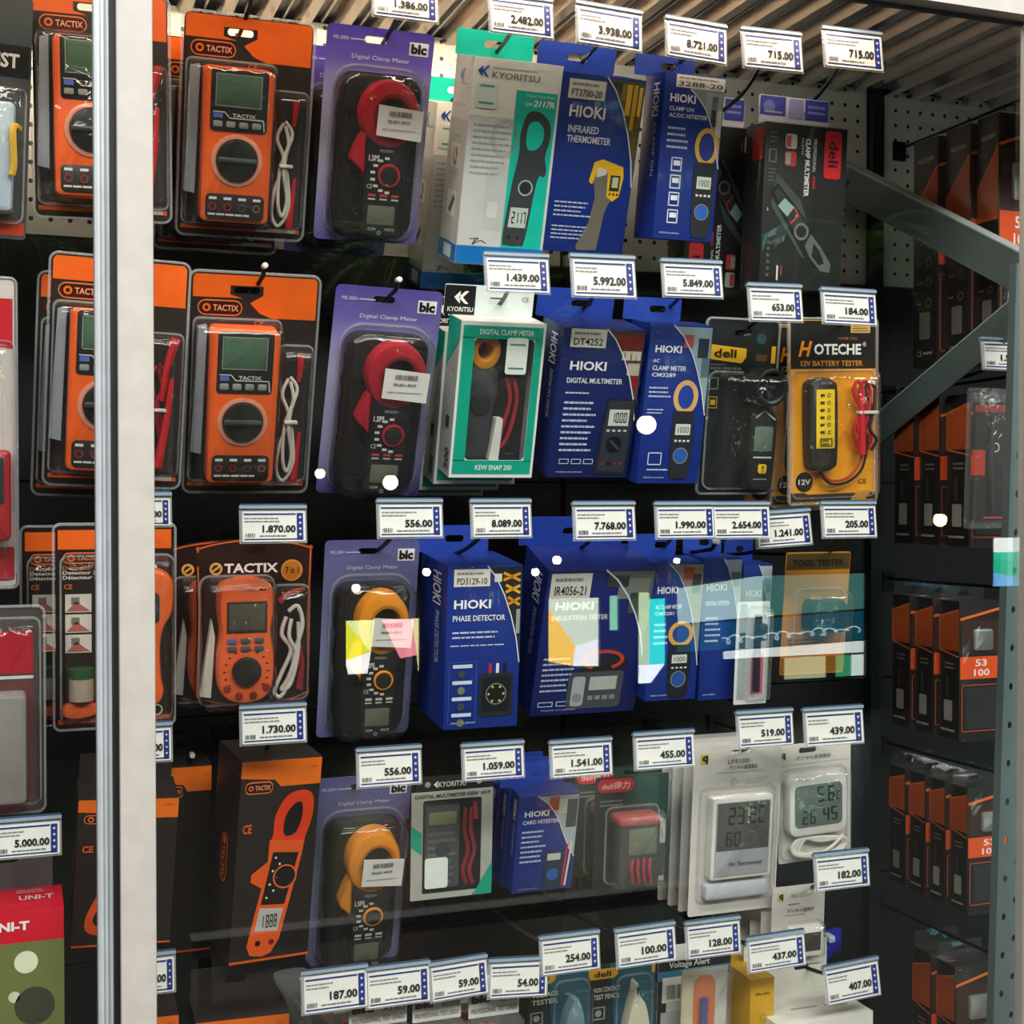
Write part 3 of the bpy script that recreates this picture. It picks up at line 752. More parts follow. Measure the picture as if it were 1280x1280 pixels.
c3 = clamp_pack('grey violet carded clamp meter with orange jaw, third row', Q((408, 673), (525, 677), (511, 920), (395, 917)), '#f0961c', stops=GRE, key='grey')
c4 = clamp_pack('violet carded clamp meter with orange jaw, fourth row', Q((395, 969), (518, 970), (496, 1201), (383, 1203)), '#f29420', stops=GRE, key='grey')

# ------------------------------------------------------------------ tall white clamp meter boxes with teal panel
def draw_clamp(f, x, y0, y1, w, body, ring, dial, lcd='#c9d4cc', hole=None, t=0.05):
    """printed clamp meter standing upright: ring on top, body below"""
    h = y1 - y0; k = f.W / f.H; rr = w * .5
    ry = h * .17 / k
    f.ring(x, y0 + h * .17, rr, t, ring, 3, ry=ry)
    if hole: f.disc(x, y0 + h * .17, rr - t, hole, 2, ry=ry - t)
    f.poly([(x - w * .42, y0 + h * .31), (x + w * .42, y0 + h * .31), (x + w * .46, y0 + h * .5), (x + w * .40, y0 + h * .95), (x + w * .28, y1), (x - w * .28, y1), (x - w * .40, y0 + h * .95), (x - w * .46, y0 + h * .5)], body, 4)
    f.rect(x - w * .3, y0 + h * .44, x + w * .3, y0 + h * .55, lcd, 5); f.text('1000', x - w * .2, y0 + h * .465, x + w * .24, y0 + h * .53, '#222222', L=6)
    f.disc(x, y0 + h * .76, w * .26, dial, 5); f.ring(x, y0 + h * .76, w * .30, w * .03, '#8d9298', 5)
    for a in range(4): f.rect(x - w * .3 + a * w * .17, y0 + h * .60, x - w * .2 + a * w * .17, y0 + h * .62, '#d8dade', 5)
TEAL = '#12c0ac'
def teal_box(label, q, Y=1.575, tilt=None):
    D = .075
    t = Thing('clamp_meter_box', label, 'box', q, Y, 'white and teal clamp meter boxes', tilt)
    t.carton(mat('#e6e8e4', .35), D); t.tab(mat(TEAL, .35), D, .125, -.02, .86, (.4, .22))
    f = t.face('front_print')
    def logo(f, x, y, s, k):
        f.poly([(x, y + s * k / 2), (x + s * .45, y), (x + s * .45, y + s * k)], '#2a55b0', 3)
        f.poly([(x + s * .4, y + s * k / 2), (x + s * .85, y), (x + s * 1.05, y), (x + s * .62, y + s * k / 2), (x + s * 1.05, y + s * k), (x + s * .85, y + s * k)], '#2a55b0', 3)
    logo(f, .05, .035, .12, t.W / t.H)
    f.lines(.22, .035, .72, .048, 1, '#b9bcbc', 2, fill=.4, rag=0); f.text('KYORITSU', .21, .06, .74, .09, '#6d7072', .005)
    f.rect(0, .27, .55, .905, '#c9cccb', 1); f.rect(.5, .135, .965, .905, TEAL, 2)
    f.text('Digital Clamp Meter', .62, .15, .94, .163, '#d8f4ee'); f.text('2117R', .70, .175, .94, .205, '#f2fbf8', .03, shear=.2); f.text('KEW', .61, .188, .685, .205, '#d8f4ee', .02)
    f.rr(.05, .11, .29, .235, '#dfeee8', .03, 3); f.rect(.09, .125, .25, .135, '#4fa894', 4); f.rect(.09, .205, .25, .215, '#4fa894', 4)
    f.ring(.42, .37, .16, .05, '#b3b7b7', 2, ry=.2); f.rr(.26, .5, .5, .82, '#bfc3c2', .05, 2); f.rect(.30, .68, .42, .76, '#d2d5d4', 3)
    f.lines(.06, .3, .5, .56, 9, '#9a9e9e', 7, fill=.3)
    G = '#3b4043'
    lean = lambda x, y: (x + (.55 - y) * .16 * 1.0 - .06, y)
    f.poly([lean(*p) for p in spline([(.66, .24), (.80, .23), (.93, .28), (.96, .36), (.94, .44), (.98, .50), (.97, .54), (.90, .56), (.88, .86), (.82, .89), (.68, .89), (.62, .86), (.62, .6), (.64, .44), (.62, .34)], 4)], G, 4)
    f.poly([lean(*p) for p in spline([(.70, .29), (.79, .275), (.87, .31), (.88, .37), (.82, .41), (.73, .41), (.69, .36)], 4)], TEAL, 5)
    x, y = lean(.78, .60); f.ring(x, y, .085, .015, '#9fc4bd', 5); f.disc(x, y, .06, '#2a2e30', 5)
    f.poly([lean(*p) for p in [(.655, .70), (.86, .70), (.86, .80), (.655, .80)]], '#b9cbc6', 5)
    x, y = lean(.76, .75); f.digits('2117', x - .08, y - .03, x + .09, y + .03, '#23282a', 6)
    x, y = lean(.69, .85); f.disc(x, y, .02, '#24282a', 5); f.disc(x + .1, y, .02, '#24282a', 5)
    f.line([(.14, .87), (.24, .865), (.17, .895), (.27, .875), (.33, .89)], .008, '#2a2a2a', 3); f.line([(.20, .865), (.18, .9)], .008, '#2a2a2a', 3)
    f.rect(0, .905, 1, .995, '#1672c4', 3)
    f.build()
    s = t.side('side_print', D)
    logo(s, .35, .06, .24, D / t.H); s.lines(.3, .125, .85, .14, 1, '#a9b2c4', 4, rag=0)
    s.rect(0, .3, 1, .9, '#c6c9c8', 1); s.text('KEW2117R', .2, .225, .8, .24, '#8d9090')
    s.rr(.25, .42, .75, .54, '#eef0ee', .06, 2); s.rr(.25, .65, .75, .78, '#eef0ee', .06, 2); s.lines(.3, .38, .7, .39, 1, '#77797a', 3, rag=0)
    s.line([(.42, .44), (.38, .5), (.5, .525), (.6, .46), (.52, .44), (.56, .53)], .05, '#8d2530', 3)
    s.poly([(.6, .67), (.7, .69), (.46, .77), (.36, .75)], '#33373a', 3); s.lines(.3, .555, .7, .575, 2, '#8a8d8d', 5)
    s.rect(0, .905, 1, .995, '#1672c4', 3); s.rr(.3, .92, .75, .985, '#dfe6ea', .03, 4)
    s.build()
    return t
k1 = teal_box('tall white box with teal panel and printed clamp meter, top row', Q((597, 72), (703, 81), (679, 334), (566, 331)))
k1.copy(.19, 'white and teal clamp meter box half hidden behind the tall one', dz=-.005, dx=.01)

# window box with green border
def window_box(label, q, Y=1.58):
    D = .05; GN = '#0fa287'
    t = Thing('clamp_meter_window_box', label, 'box', q, Y, 'green bordered window boxes')
    c = t.pr('carton', [t.rr(0, 0, 1, 1), t.rr(.17, .105, .88, .885, .05, 4)], .001, 0, mat('#e3e6e3', .4))
    mb = MB(); W, H = t.W, t.H
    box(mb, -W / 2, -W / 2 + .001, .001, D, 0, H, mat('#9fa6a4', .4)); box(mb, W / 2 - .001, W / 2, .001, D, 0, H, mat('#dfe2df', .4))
    box(mb, -W / 2, W / 2, .001, D, 0, .001, mat('#dfe2df', .4)); box(mb, -W / 2, W / 2, .001, D, H - .001, H, mat('#dfe2df', .4)); box(mb, -W / 2, W / 2, D - .001, D, 0, H, mat('#26282a', .5))
    mb.build('tray', t.root, smooth=False)
    t.tab(mat('#d3dedb', .4), D, .19, -.08, .98, (.55, .22)); 
    tb = Face('tab_print', t.root, W, H, lambda a, b, l: Vector(((a - .5) * W, D - .001 - l, (1 - b) * H)))
    tb.rect(-.08, -.185, .28, 0, '#101214', 1); tb.poly([(.03, -.11), (.1, -.15), (.1, -.07)], WHITE, 2); tb.poly([(.08, -.11), (.16, -.15), (.2, -.15), (.13, -.11), (.2, -.07), (.16, -.07)], WHITE, 2)
    tb.text('KYORITSU', -.04, -.05, .26, -.02, WHITE, .01); tb.text('CE', .84, -.13, .92, -.1, '#5a6064'); tb.build()
    f = t.face('front_print')
    for r in ((.03, .025, .97, .105), (.03, .885, .97, .975), (.03, .1, .17, .89), (.88, .1, .97, .89)): f.rect(*r, GN, 1)
    f.text('DIGITAL CLAMP METER', .22, .045, .86, .08, '#d9f2ec', .02); f.text('KEW SNAP 200', .3, .915, .74, .95, '#d9f2ec', .02)
    f.build()
    st = t.pr('verification_label', t.rr(.55, .095, .80, .325, .03), -.0005, -.0012, '#e4ece6'); g = t.face('label_print', -.0012, st)
    g.rect(.585, .13, .765, .14, '#3f9a86', 1); g.rect(.585, .28, .765, .29, '#3f9a86', 1); g.build()
    mb = MB(); c0 = t.p(.34, .19); prism(mb, [ell(c0[0], c0[1], .18 * W, .12 * H, 28), ell(c0[0], c0[1], .085 * W, .055 * H, 20)], .04, .008, mat('#d98d1c', .4), .003); mb.build('jaw', t.root)
    bd = t.pr('meter_body', spline(t.pts([(.2, .3), (.35, .26), (.5, .31), (.53, .45), (.49, .6), (.46, .85), (.38, .885), (.24, .885), (.185, .84), (.19, .6), (.18, .45)]), 4), .045, .010, mat('#33373a', .45), .004)
    t.pr('dial', t.el(.33, .53, .12, 24), .012, .006, mat('#1d2022', .4), .002, bd)
    t.pr('divider', t.pts([(.47, .89), (.585, .89), (.60, .62), (.52, .62)]), .02, .004, mat('#dfe2de', .4))
    t.wire('test_lead', [(.62, .36, .012), (.68, .5, .01), (.62, .7, .012), (.60, .82, .012), (.7, .72, .01), (.76, .5, .01), (.7, .36, .012)], .0026, mat('#a8202c', .4))
    t.wire('test_lead', [(.72, .36, .014), (.80, .46, .014), (.74, .6, .014), (.66, .84, .014), (.80, .86, .014)], .0026, mat('#1a1a1c', .4))
    mb = MB(); prism(mb, [t.rr(.16, .1, .89, .89, .03)], .0022, .0016, CLEARBOX, 0); mb.build('window_film', t.root)
    s = t.side('side_print', D); s.poly([(0, .0), (1, .0), (1, .12), (0, .32)], GN, 1); s.text('200', .55, .82, .85, .96, '#2a2c2e', .02, rot=-90)
    s.ring(.55, .45, .16, .03, '#e6e8e6', 2, ry=.4); s.rect(.4, .62, .66, .7, '#2b2e30', 2); s.build()
    return t
kw = window_box('green bordered window box showing a clamp meter, front of its stack', Q((578, 400), (684, 406), (665, 599), (561, 595)))
for i, nm in enumerate(('second', 'third', 'rearmost')):
    kw.copy(.057 * (i + 1), f'green bordered clamp meter box, {nm} in its stack on the second row', dz=-.008 * (i + 1), dx=-.003 * (i + 1))

# ------------------------------------------------------------------ blue instrument boxes
BLU, BLUT = '#1a3284', '#2340a0'
ARC = [(.52, 0), (.64, .07), (.76, .18), (.86, .31), (.94, .45), (1, .6)]
def blue_box(label, q, Y, D, titles, model=None, pic=None, photo=(), photo_bg='#6d7480', arc=ARC, tabh=.12, tabx=(-.04, .92), slotx=.45, logo=(.12, .17, .55, .235), texts=((.1, .46, .5, .62, 5),), Hcol=BLU, side='HIOKI', tilt=None, bottom=True, name='instrument_box', group='blue instrument boxes'):
    t = Thing(name, label, 'box', q, Y, group, tilt)
    t.carton(mat(Hcol, .33, coat=.15), D); t.tab(mat(BLUT, .35), D, tabh, tabx[0], tabx[1], (slotx, .26))
    f = t.face('front_print')
    f.poly([(.985, .012)] + [(min(.985, max(x, .02)), max(y, .012)) for x, y in arc], photo_bg, 1)
    for (x0, y0, x1, y1, c) in photo: f.rect(x0, y0, x1, y1, c, 2)
    f.line([(min(.99, x), y) for x, y in arc], .014, '#dfe4ee', 3)
    f.text('HIOKI', *logo, '#eef0f4', .025)
    for (tx, x0, y0, x1, y1) in titles: f.text(tx, x0, y0, x1, y1, '#dfe4ee', .018)
    for k, (x0, y0, x1, y1, n) in enumerate(texts): f.lines(x0, y0, x1, y1, n, '#b6c2e0', 11 + k, fill=.36)
    if model:
        mt, x0, y0, x1, y1 = model; f.rect(x0, y0, x1, y1, '#dfddd4', 3); f.text(mt, x0 + .04, y0 + (y1 - y0) * .5, x1 - .04, y1 - (y1 - y0) * .12, '#2b2b2e', .01, L=5); f.lines(x0 + .04, y0 + (y1 - y0) * .1, x1 - .06, y0 + (y1 - y0) * .4, 1, '#8c8a84', 3, L=4)
    if pic: pic(f)
    if bottom: f.text('MADE IN JAPAN', .1, .955, .42, .968, '#c5cfe6')
    f.build()
    s = t.side('side_print', D); s.text(side, .5, .06, .8, .06 + .2, '#e2e7f2', .02, rot=90); s.text(titles[0][0], .62, .3, .76, .62, '#c5cfe6', rot=90); s.build()
    return t
def pic_gun(f):
    f.poly([(.52, .47), (.60, .455), (.80, .49), (.84, .56), (.79, .68), (.74, .70), (.70, .76), (.66, .98), (.42, .985), (.40, .96), (.52, .82), (.56, .68), (.53, .60), (.46, .58)], '#6e6a60', 3)
    f.poly([(.50, .475), (.6, .455), (.86, .49), (.88, .55), (.85, .66), (.78, .69), (.70, .665), (.68, .53), (.56, .52), (.50, .6), (.46, .585)], '#e8b41c', 4)
    f.poly([(.54, .50), (.66, .51), (.665, .54), (.55, .56)], '#cfd0c8', 5); f.rect(.72, .54, .84, .63, '#2c2f28', 5); f.rect(.745, .55, .82, .61, '#b8bf9a', 6)
    for k in range(3): f.disc(.735 + k * .045, .648, .014, '#3a2f10', 6)
b1 = blue_box('blue infrared thermometer box with yellow gun picture, top row', Q((704, 87), (811, 104), (776, 320), (679, 312)), 1.575, .09,
    [('INFRARED', .13, .28, .5, .32), ('THERMOMETER', .13, .335, .66, .375)], ('FT3700-20', .08, .03, .52, .135), pic_gun,
    [(.60, .02, .72, .07, '#3a3c34'), (.78, .03, .84, .2, '#e6b81e'), (.86, .03, .91, .28, '#d8a416'), (.93, .04, .97, .34, '#e9c43a'), (.72, .03, .77, .12, '#8a7440'), (.9, .2, .98, .42, '#6d5a2a')],
    '#54503c', tabh=.15, texts=((.08, .70, .55, .80, 4), (.08, .84, .6, .93, 4)), bottom=False)
def pic_c1(f):
    draw_clamp(f, .77, .31, .98, .40, '#23262e', '#d9a93c', '#2a5bb8', hole='#27388c', t=.07)
    for k in range(4): f.frame(.2, .50 + k * .105, .38, .585 + k * .105, .02, '#c5cfe6', 3); f.rect(.24, .52 + k * .105, .35, .55 + k * .105, '#dfe4ee', 3)
b2 = blue_box('blue clamp tester box with yellow ring picture, top row', Q((832, 88), (909, 98), (889, 305), (817, 296)), 1.575, .06,
    [('CLAMP ON', .1, .20, .5, .225), ('AC/DC HITESTER', .1, .24, .74, .265)], ('3288-20', .18, .01, .99, .085), pic_c1,
    [(.7, .1, .96, .2, '#9aa0a6'), (.8, .12, .9, .3, '#33383c'), (.88, .2, .98, .36, '#c4c8ca')], '#8a8f96', arc=[(.42, .09), (.55, .13), (.7, .2), (.82, .3), (.9, .4), (1, .55)], logo=(.1, .125, .52, .175), tabh=.13, tabx=(-.2, .8), slotx=.36, texts=((.1, .31, .45, .46, 4),))
def pic_dmm(f):
    f.poly([(.62, .46), (.985, .46), (.96, .98), (.56, .97)], '#20242a', 3); f.poly([(.65, .47), (.965, .47), (.94, .96), (.60, .95)], '#2f343b', 4)
    f.rect(.67, .53, .92, .64, '#c9cdc9', 5); f.digits('1000', .70, .55, .90, .62, '#22262a', 6); f.disc(.77, .77, .1, '#14171a', 5); f.line([(.72, .74), (.84, .80)], .03, '#3e444a', 6)
    for k in range(4): f.disc(.66 + k * .075, .9, .02, ['#8c2a2a', '#15171a', '#8c2a2a', '#8c2a2a'][k], 6); f.rect(.66 + k * .07, .665, .70 + k * .07, .68, '#b8bcc0', 6)
    for k in range(3): f.frame(.12 + k * .15, .87, .24 + k * .15, .905, .008, '#c5cfe6', 3)
b3 = blue_box('blue digital multimeter box with dark meter picture, second row', Q((702, 408), (813, 414), (780, 600), (688, 594)), 1.575, .075,
    [('DIGITAL MULTIMETER', .1, .325, .78, .36)], ('DT4252', .09, -.0 + .005, .52, .125), pic_dmm,
    [(.66, .04, .98, .12, '#7c2a26'), (.74, .14, .97, .2, '#c9c4b4'), (.82, .22, .97, .3, '#b5ae9c'), (.88, .31, .97, .38, '#8a1e24'), (.76, .15, .78, .2, '#2a2a2a'), (.84, .15, .86, .2, '#2a2a2a'), (.9, .15, .92, .2, '#2a2a2a')],
    '#5a3a36', tabh=.19, tabx=(-.1, .85), logo=(.12, .215, .56, .275), texts=((.1, .41, .45, .44, 1), (.1, .47, .52, .83, 9)), Hcol='#182560')
def pic_c2(f):
    draw_clamp(f, .66, .34, .97, .40, '#23262e', '#d6a86a', '#2a58ac', hole='#22409c', t=.075)
    f.frame(.14, .80, .36, .88, .015, '#c5cfe6', 3); f.lines(.14, .90, .5, .92, 1, '#c5cfe6', 3)
b4 = blue_box('blue clamp meter box with tan ring picture, second row', Q((815, 403), (892, 409), (873, 605), (795, 604)), 1.575, .06,
    [('AC', .08, .215, .18, .235), ('CLAMP METER', .08, .255, .62, .285), ('CM3289', .08, .30, .46, .325)], None, pic_c2,
    [(.55, .06, .7, .14, '#b0504a'), (.78, .08, .95, .2, '#2e3640'), (.86, .2, .98, .32, '#5a707c')], '#8da4b0', arc=[(.36, .0), (.55, .08), (.7, .18), (.8, .28), (.9, .4), (1, .56)], tabh=.14, tabx=(-.15, .78), slotx=.4, logo=(.1, .13, .52, .175), texts=((.06, .38, .42, .46, 3), (.06, .52, .36, .56, 2)))
def pic_phase(f):
    for k, c in enumerate(('#e09a1c', '#e6ac2a', '#d8921a')):
        y = .045 + k * .075; x = .74 + k * .035; f.line([(x, y), (.97, y + .05)], .035, c, 3); f.line([(x, y + .045), (.97, y + .005)], .035, c, 3); f.disc(x + .02, y + .022, .02, '#8c1e1e', 4)
    f.rr(.46, .66, .92, .93, '#23272b', .06, 3); f.rr(.50, .685, .88, .9, '#15191c', .05, 4); f.ring(.69, .79, .14, .012, '#7c8a82', 5)
    for k in range(6): a = k * 1.05; f.disc(.69 + .1 * math.cos(a), .79 + .05 * math.sin(a), .016, '#c9b25a', 6)
    for k, c in enumerate(('#b02a2a', '#dcdcd8', '#1a1a1c')): f.rect(.58 + k * .1, .60, .62 + k * .1, .66, c, 4)
    f.frame(.05, .585, .42, .97, .008, '#3c58b0', 3)
    for k in range(4): f.rect(.1, .60 + k * .1, .36, .622 + k * .1, '#c9d2e8', 4); f.disc(.22, .66 + k * .1, .05, '#6a7a5a' if k % 2 else '#35454a', 4)
b5 = blue_box('blue phase detector box with cable clips photo, third row', Q((560, 708), (655, 706), (646, 909), (555, 911)), 1.555, .115,
    [('PHASE DETECTOR', .08, .30, .78, .335)], ('PD3129-10', .08, .02, .56, .125), pic_phase,
    [(.62, .05, .72, .1, '#d8d8d4'), (.93, .27, .98, .42, '#9a9a94')], '#22242a', tabh=.17, tabx=(-.12, .93),
    logo=(.09, .205, .58, .26), texts=((.08, .39, .78, .45, 2), (.06, .475, .9, .495, 1)))
def pic_ins(f):
    f.rr(.32, .70, .84, .96, '#4a4f56', .04, 3); f.rr(.36, .73, .48, .94, '#aeb4ba', .03, 4); f.rect(.52, .735, .78, .83, '#b9bfba', 5); f.disc(.42, .88, .045, '#8a9098', 5)
    for k in range(4): f.rect(.52 + k * .07, .87, .57 + k * .07, .9, '#8b9198', 5)
    f.ring(.62, .62, .2, .035, '#c2452c', 4, ry=.1, a0=120, a1=420); f.rr(.40, .6, .86, .7, '#26282c', .05, 3)
    for k in range(2): f.frame(.06 + k * .17, .9, .2 + k * .17, .935, .008, '#c5cfe6', 3)
b6 = blue_box('widest blue box with grey tester and red lead picture, third row', Q((686, 708), (826, 716), (790, 890), (664, 894)), 1.565, .085,
    [('INSULATION TESTER', .08, .30, .6, .335)], ('IR4056-21', .03, .02, .40, .185), pic_ins,
    [(.55, .04, .75, .12, '#3c4248'), (.66, .06, .95, .2, '#7a8078'), (.78, .16, .97, .3, '#4c5650')], '#5f6a66', tabh=.19, tabx=(-.08, .9), logo=(.1, .21, .45, .265), texts=((.06, .58, .36, .84, 7),), Hcol='#1e2a70')
def pic_c3(f): draw_clamp(f, .62, .42, .98, .5, '#1f222a', '#d6a04a', '#2a4c9c', hole='#27418c', t=.08)
b7 = blue_box('narrow blue box with clamp meter picture beside the widest one', Q((818, 704), (881, 703), (869, 874), (806, 876)), 1.575, .05,
    [('AC CLAMP METER', .08, .30, .6, .33), ('CM3281', .08, .35, .45, .375)], None, pic_c3, [(.6, .03, .8, .12, '#a84a34'), (.78, .08, .95, .22, '#3a4046')], '#8a8478', arc=[(.3, 0), (.5, .08), (.66, .2), (.8, .36), (.9, .55), (1, .75)], tabh=.16, tabx=(-.2, .75), logo=(.1, .17, .5, .22), texts=((.08, .42, .36, .6, 4),))
b8 = blue_box('narrow blue box left of the white test pen pack, third row', Q((880, 697), (928, 698), (921, 876), (872, 873)), 1.60, .05,
    [('DIGITAL HITESTER', .1, .3, .7, .33)], None, None, [(.72, .1, .96, .2, '#566470')], '#93a2b4', tabh=.16, tabx=(-.1, .9), logo=(.1, .18, .62, .23), texts=((.1, .4, .5, .6, 5),))
b9 = blue_box('blue box hanging behind the white test pen pack, third row', Q((930, 705), (966, 706), (958, 880), (922, 880)), 1.66, .05,
    [('CLAMP METER', .1, .3, .7, .33)], None, None, [(.7, .1, .96, .2, '#7a8a94')], '#b4bcc8', tabh=.16, tabx=(-.1, .9), logo=(.1, .18, .62, .23), texts=((.1, .4, .5, .6, 5),))
def pic_card(f):
    f.rr(.50, .58, .80, .97, '#20344c', .03, 3); f.rect(.54, .61, .76, .68, '#c3c9c4', 4); f.disc(.65, .83, .1, '#2a58ac', 4)
    f.line([(.86, .52), (.82, .96)], .035, '#b83040', 4); f.line([(.93, .50), (.87, .96)], .03, '#e0d8d8', 4)
b10 = blue_box('small blue card tester box, front of its stack, fourth row', Q((651, 994), (725, 993), (715, 1111), (639, 1116)), 1.58, .03,
    [('CARD HITESTER', .08, .245, .68, .285)], None, pic_card, [(.5, .02, .66, .16, '#b03030'), (.66, .05, .8, .2, '#dcd8d4'), (.8, .06, .97, .35, '#33434c')], '#aab4bc', arc=[(.3, 0), (.5, .1), (.66, .24), (.78, .42), (.9, .58), (1, .66)], tabh=.24, tabx=(-.2, .85), logo=(.1, .15, .5, .21), texts=((.08, .34, .5, .7, 7),))
for i, nm in enumerate(('second', 'rearmost')):
    b10.copy(.034 * (i + 1), f'small blue card tester box, {nm} of its stack, fourth row', dz=-.001, dx=-.002 * (i + 1))

# ------------------------------------------------------------------ clear boxed clamp multimeters with red mark
def clearbox_clamp(label, q, Y, flip=False, tilt=None):
    D = .055
    t = Thing('boxed_clamp_meter', label, 'clamp meter', q, Y, 'clear boxed clamp meters', tilt)
    t.carton(mat('#1b1e1d', .4), D - .004, 'inner_card').location = (0, .003, 0)
    W, H = t.W, t.H
    to = (lambda a, b, l: Vector(((.5 - a) * W, .0026 - l, b * H))) if flip else (lambda a, b, l: Vector(((a - .5) * W, .0026 - l, (1 - b) * H)))
    f = Face('card_print', t.root, W, H, to)
    f.poly([(.15, .3), (.45, .45), (.75, .85), (.5, .8), (.1, .5)], '#3d4a48', 1)
    f.rr(.72, .02, .93, .31, '#d8202c', .04, 2); f.text('deli', .77, .08, .89, .24, '#3a0c10', .02, rot=90)
    f.text('CLAMP MULTIMETER', .485, .08, .545, .43, '#e4e6e4', .03, rot=90); f.text('PROFESSIONAL', .58, .08, .62, .28, '#c9cbc9', .02, rot=90); f.rect(.59, .3, .62, .38, '#a82430', 2); f.text('DL8340', .435, .08, .465, .18, '#c9cbc9', rot=90)
    for k in range(2): f.rr(.24, .06 + k * .105, .38, .15 + k * .105, ['#b8c2ba', '#c04048'][k], .03, 2); f.rect(.25, .07 + k * .105, .31, .14 + k * .105, ['#c05050', '#9aa8a0'][k], 3)
    f.frame(.05, .16, .14, .24, .012, '#7c8280', 2); f.lines(.05, .05, .16, .13, 3, '#5a605e', 3); f.lines(.05, .27, .15, .36, 4, '#5a605e', 4)
    P = lambda pts: [(x, y) for x, y in pts]
    f.poly([(.08, .42), (.17, .36), (.62, .62), (.74, .72), (.80, .80), (.80, .86), (.70, .87), (.56, .82), (.46, .74)], '#121413', 2)
    f.poly([(.13, .42), (.18, .385), (.60, .63), (.46, .71)], '#2c3130', 3)
    f.poly([(.60, .655), (.72, .725), (.86, .83), (.85, .885), (.74, .88), (.60, .80), (.53, .73)], '#5a6260', 3); f.poly([(.64, .71), (.72, .76), (.78, .83), (.72, .845), (.62, .79)], '#141616', 4)
    f.poly([(.26, .45), (.38, .50), (.30, .56), (.18, .50)], '#8fb0a6', 4); f.line([(.38, .50), (.44, .55), (.34, .60)], .02, '#b04048', 4); f.ring(.48, .645, .09, .025, '#6a7270', 4); f.disc(.48, .645, .05, '#1a1c1b', 5)
    for k in range(6): f.disc(.09, .72 + k * .04, .02, '#4c5250', 2)
    f.rect(.2, .86, .22, .95, '#d8dad8', 2); f.rect(.25, .86, .265, .92, '#a8444c', 2)
    f.build()
    s = t.side('side_print', D); s.rect(.35, .03, .9, .22, '#b81c28', 1); s.build()
    mb = MB(); prism(mb, [t.rr(-.005, -.003, 1.005, 1.003, .01, 2)], D, 0, CLEARBOX, .001); mb.build('clear_case', t.root)
    h = t.tab(mat('#dfe2ea', .4), D * .6, .19, .04, .90, (.5, .2))
    g = Face('tab_print', h, W, H, lambda a, b, l: Vector(((a - .5) * W, D * .6 - .001 - l, (1 - b) * H)))
    g.rect(.05, -.185, .36, -.07, '#4a52b0', 1); g.rect(.4, -.18, .58, -.06, '#a9a4d8', 1); g.rect(.60, -.185, .89, -.06, '#3f48a8', 1); g.disc(.16, -.12, .07, '#7f88d0', 2); g.lines(.63, -.16, .87, -.09, 2, '#8f98dc', 3); g.lines(.1, -.1, .34, -.08, 1, '#c9ccec', 4); g.build()
    return t
clearbox_clamp('clear boxed black clamp multimeter with red corner mark, upright', Q((962, 154), (1060, 159), (1054, 364), (948, 360)), 1.58)
clearbox_clamp('clear boxed clamp multimeter hung upside down, red mark below', Q((868, 156), (951, 160), (939, 374), (852, 368)), 1.66, flip=True)

# ------------------------------------------------------------------ wind meter pack
t = Thing('wind_meter_pack', 'black carded wind meter with yellow logo, second row', 'wind meter', Q((888, 394), (973, 408), (960, 622), (871, 608)), 1.62)
t.card(mat('#181b1c', .4), .05, (.5, .07, .24))
f = t.face('card_print')
f.poly([(.02, .14), (.56, .16), (.56, .21), (.50, .245), (.02, .225)], '#e0b020', 1); f.text('deli', .1, .165, .42, .215, '#2a2208', .03)
f.text('DIGITAL WIND METER', .06, .27, .5, .285, '#9aa0a0'); f.lines(.06, .25, .3, .262, 1, '#777c7c', 3)
f.frame(.06, .33, .19, .4, .015, '#8a9090', 2); f.frame(.06, .44, .19, .51, .015, '#a88a28', 2); f.rect(.09, .46, .16, .49, '#d0a828', 3); f.rect(.92, .14, .98, .24, '#e0b020', 1); f.disc(.76, .1, .07, '#28444c', 1); f.rect(.70, .19, .86, .23, '#5a3a20', 1)
f.build()
d = .03
bd = t.pr('meter_body', spline(t.pts([(.56, .52), (.72, .48), (.90, .53), (.93, .66), (.92, .86), (.88, .97), (.62, .965), (.55, .88), (.53, .66)]), 5), -.002, -d, mat('#17191a', .4), .004)
t.pr('screen', t.rr(.60, .60, .86, .745, .03), -d + .001, -d - .001, mat('#5f6f66', .25), .0004, bd)
t.pr('button', t.rr(.68, .82, .80, .875, .03), -d + .001, -d - .002, mat('#d8b428', .4), .0006, bd)
f = t.face('body_print', -d, bd); f.rect(.60, .775, .86, .785, '#b9bdbb', 3); f.text('T', .72, .83, .76, .865, '#33290a', .02, L=14); f.lines(.62, .9, .84, .915, 1, '#8a8e8c', 3); f.line([(.60, .55), (.72, .51), (.88, .56)], .02, '#a9c0c0', 3); f.build()
mb = MB(); c = t.p(.70, .37); prism(mb, [ell(c[0], c[1], .24 * t.W, .24 * t.W, 30), ell(c[0], c[1], .16 * t.W, .16 * t.W, 24)], -.004, -.05, mat('#101213', .3), .004); mb.build('fan_ring', t.root)
mb = MB()
for k in range(6):
    a = k * math.pi / 3; P = [(c[0] + r * t.W * math.cos(a + o), c[1] + r * t.W * math.sin(a + o)) for r, o in ((.02, 0), (.155, -.2), (.155, .25))]; prism(mb, [P], -.028, -.032, mat('#3a4042', .3), 0)
prism(mb, [ell(c[0], c[1], .035 * t.W, .035 * t.W, 12)], -.02, -.036, mat('#2a2e30', .3), .002); mb.build('impeller', t.root)
t.pr('neck', t.rr(.63, .46, .78, .54, .02), -.006, -.028, mat('#17191a', .4), .003)
t.clam(.05); t.shell(.06, .3, .96, .975, .055, .1)
wm_ = t

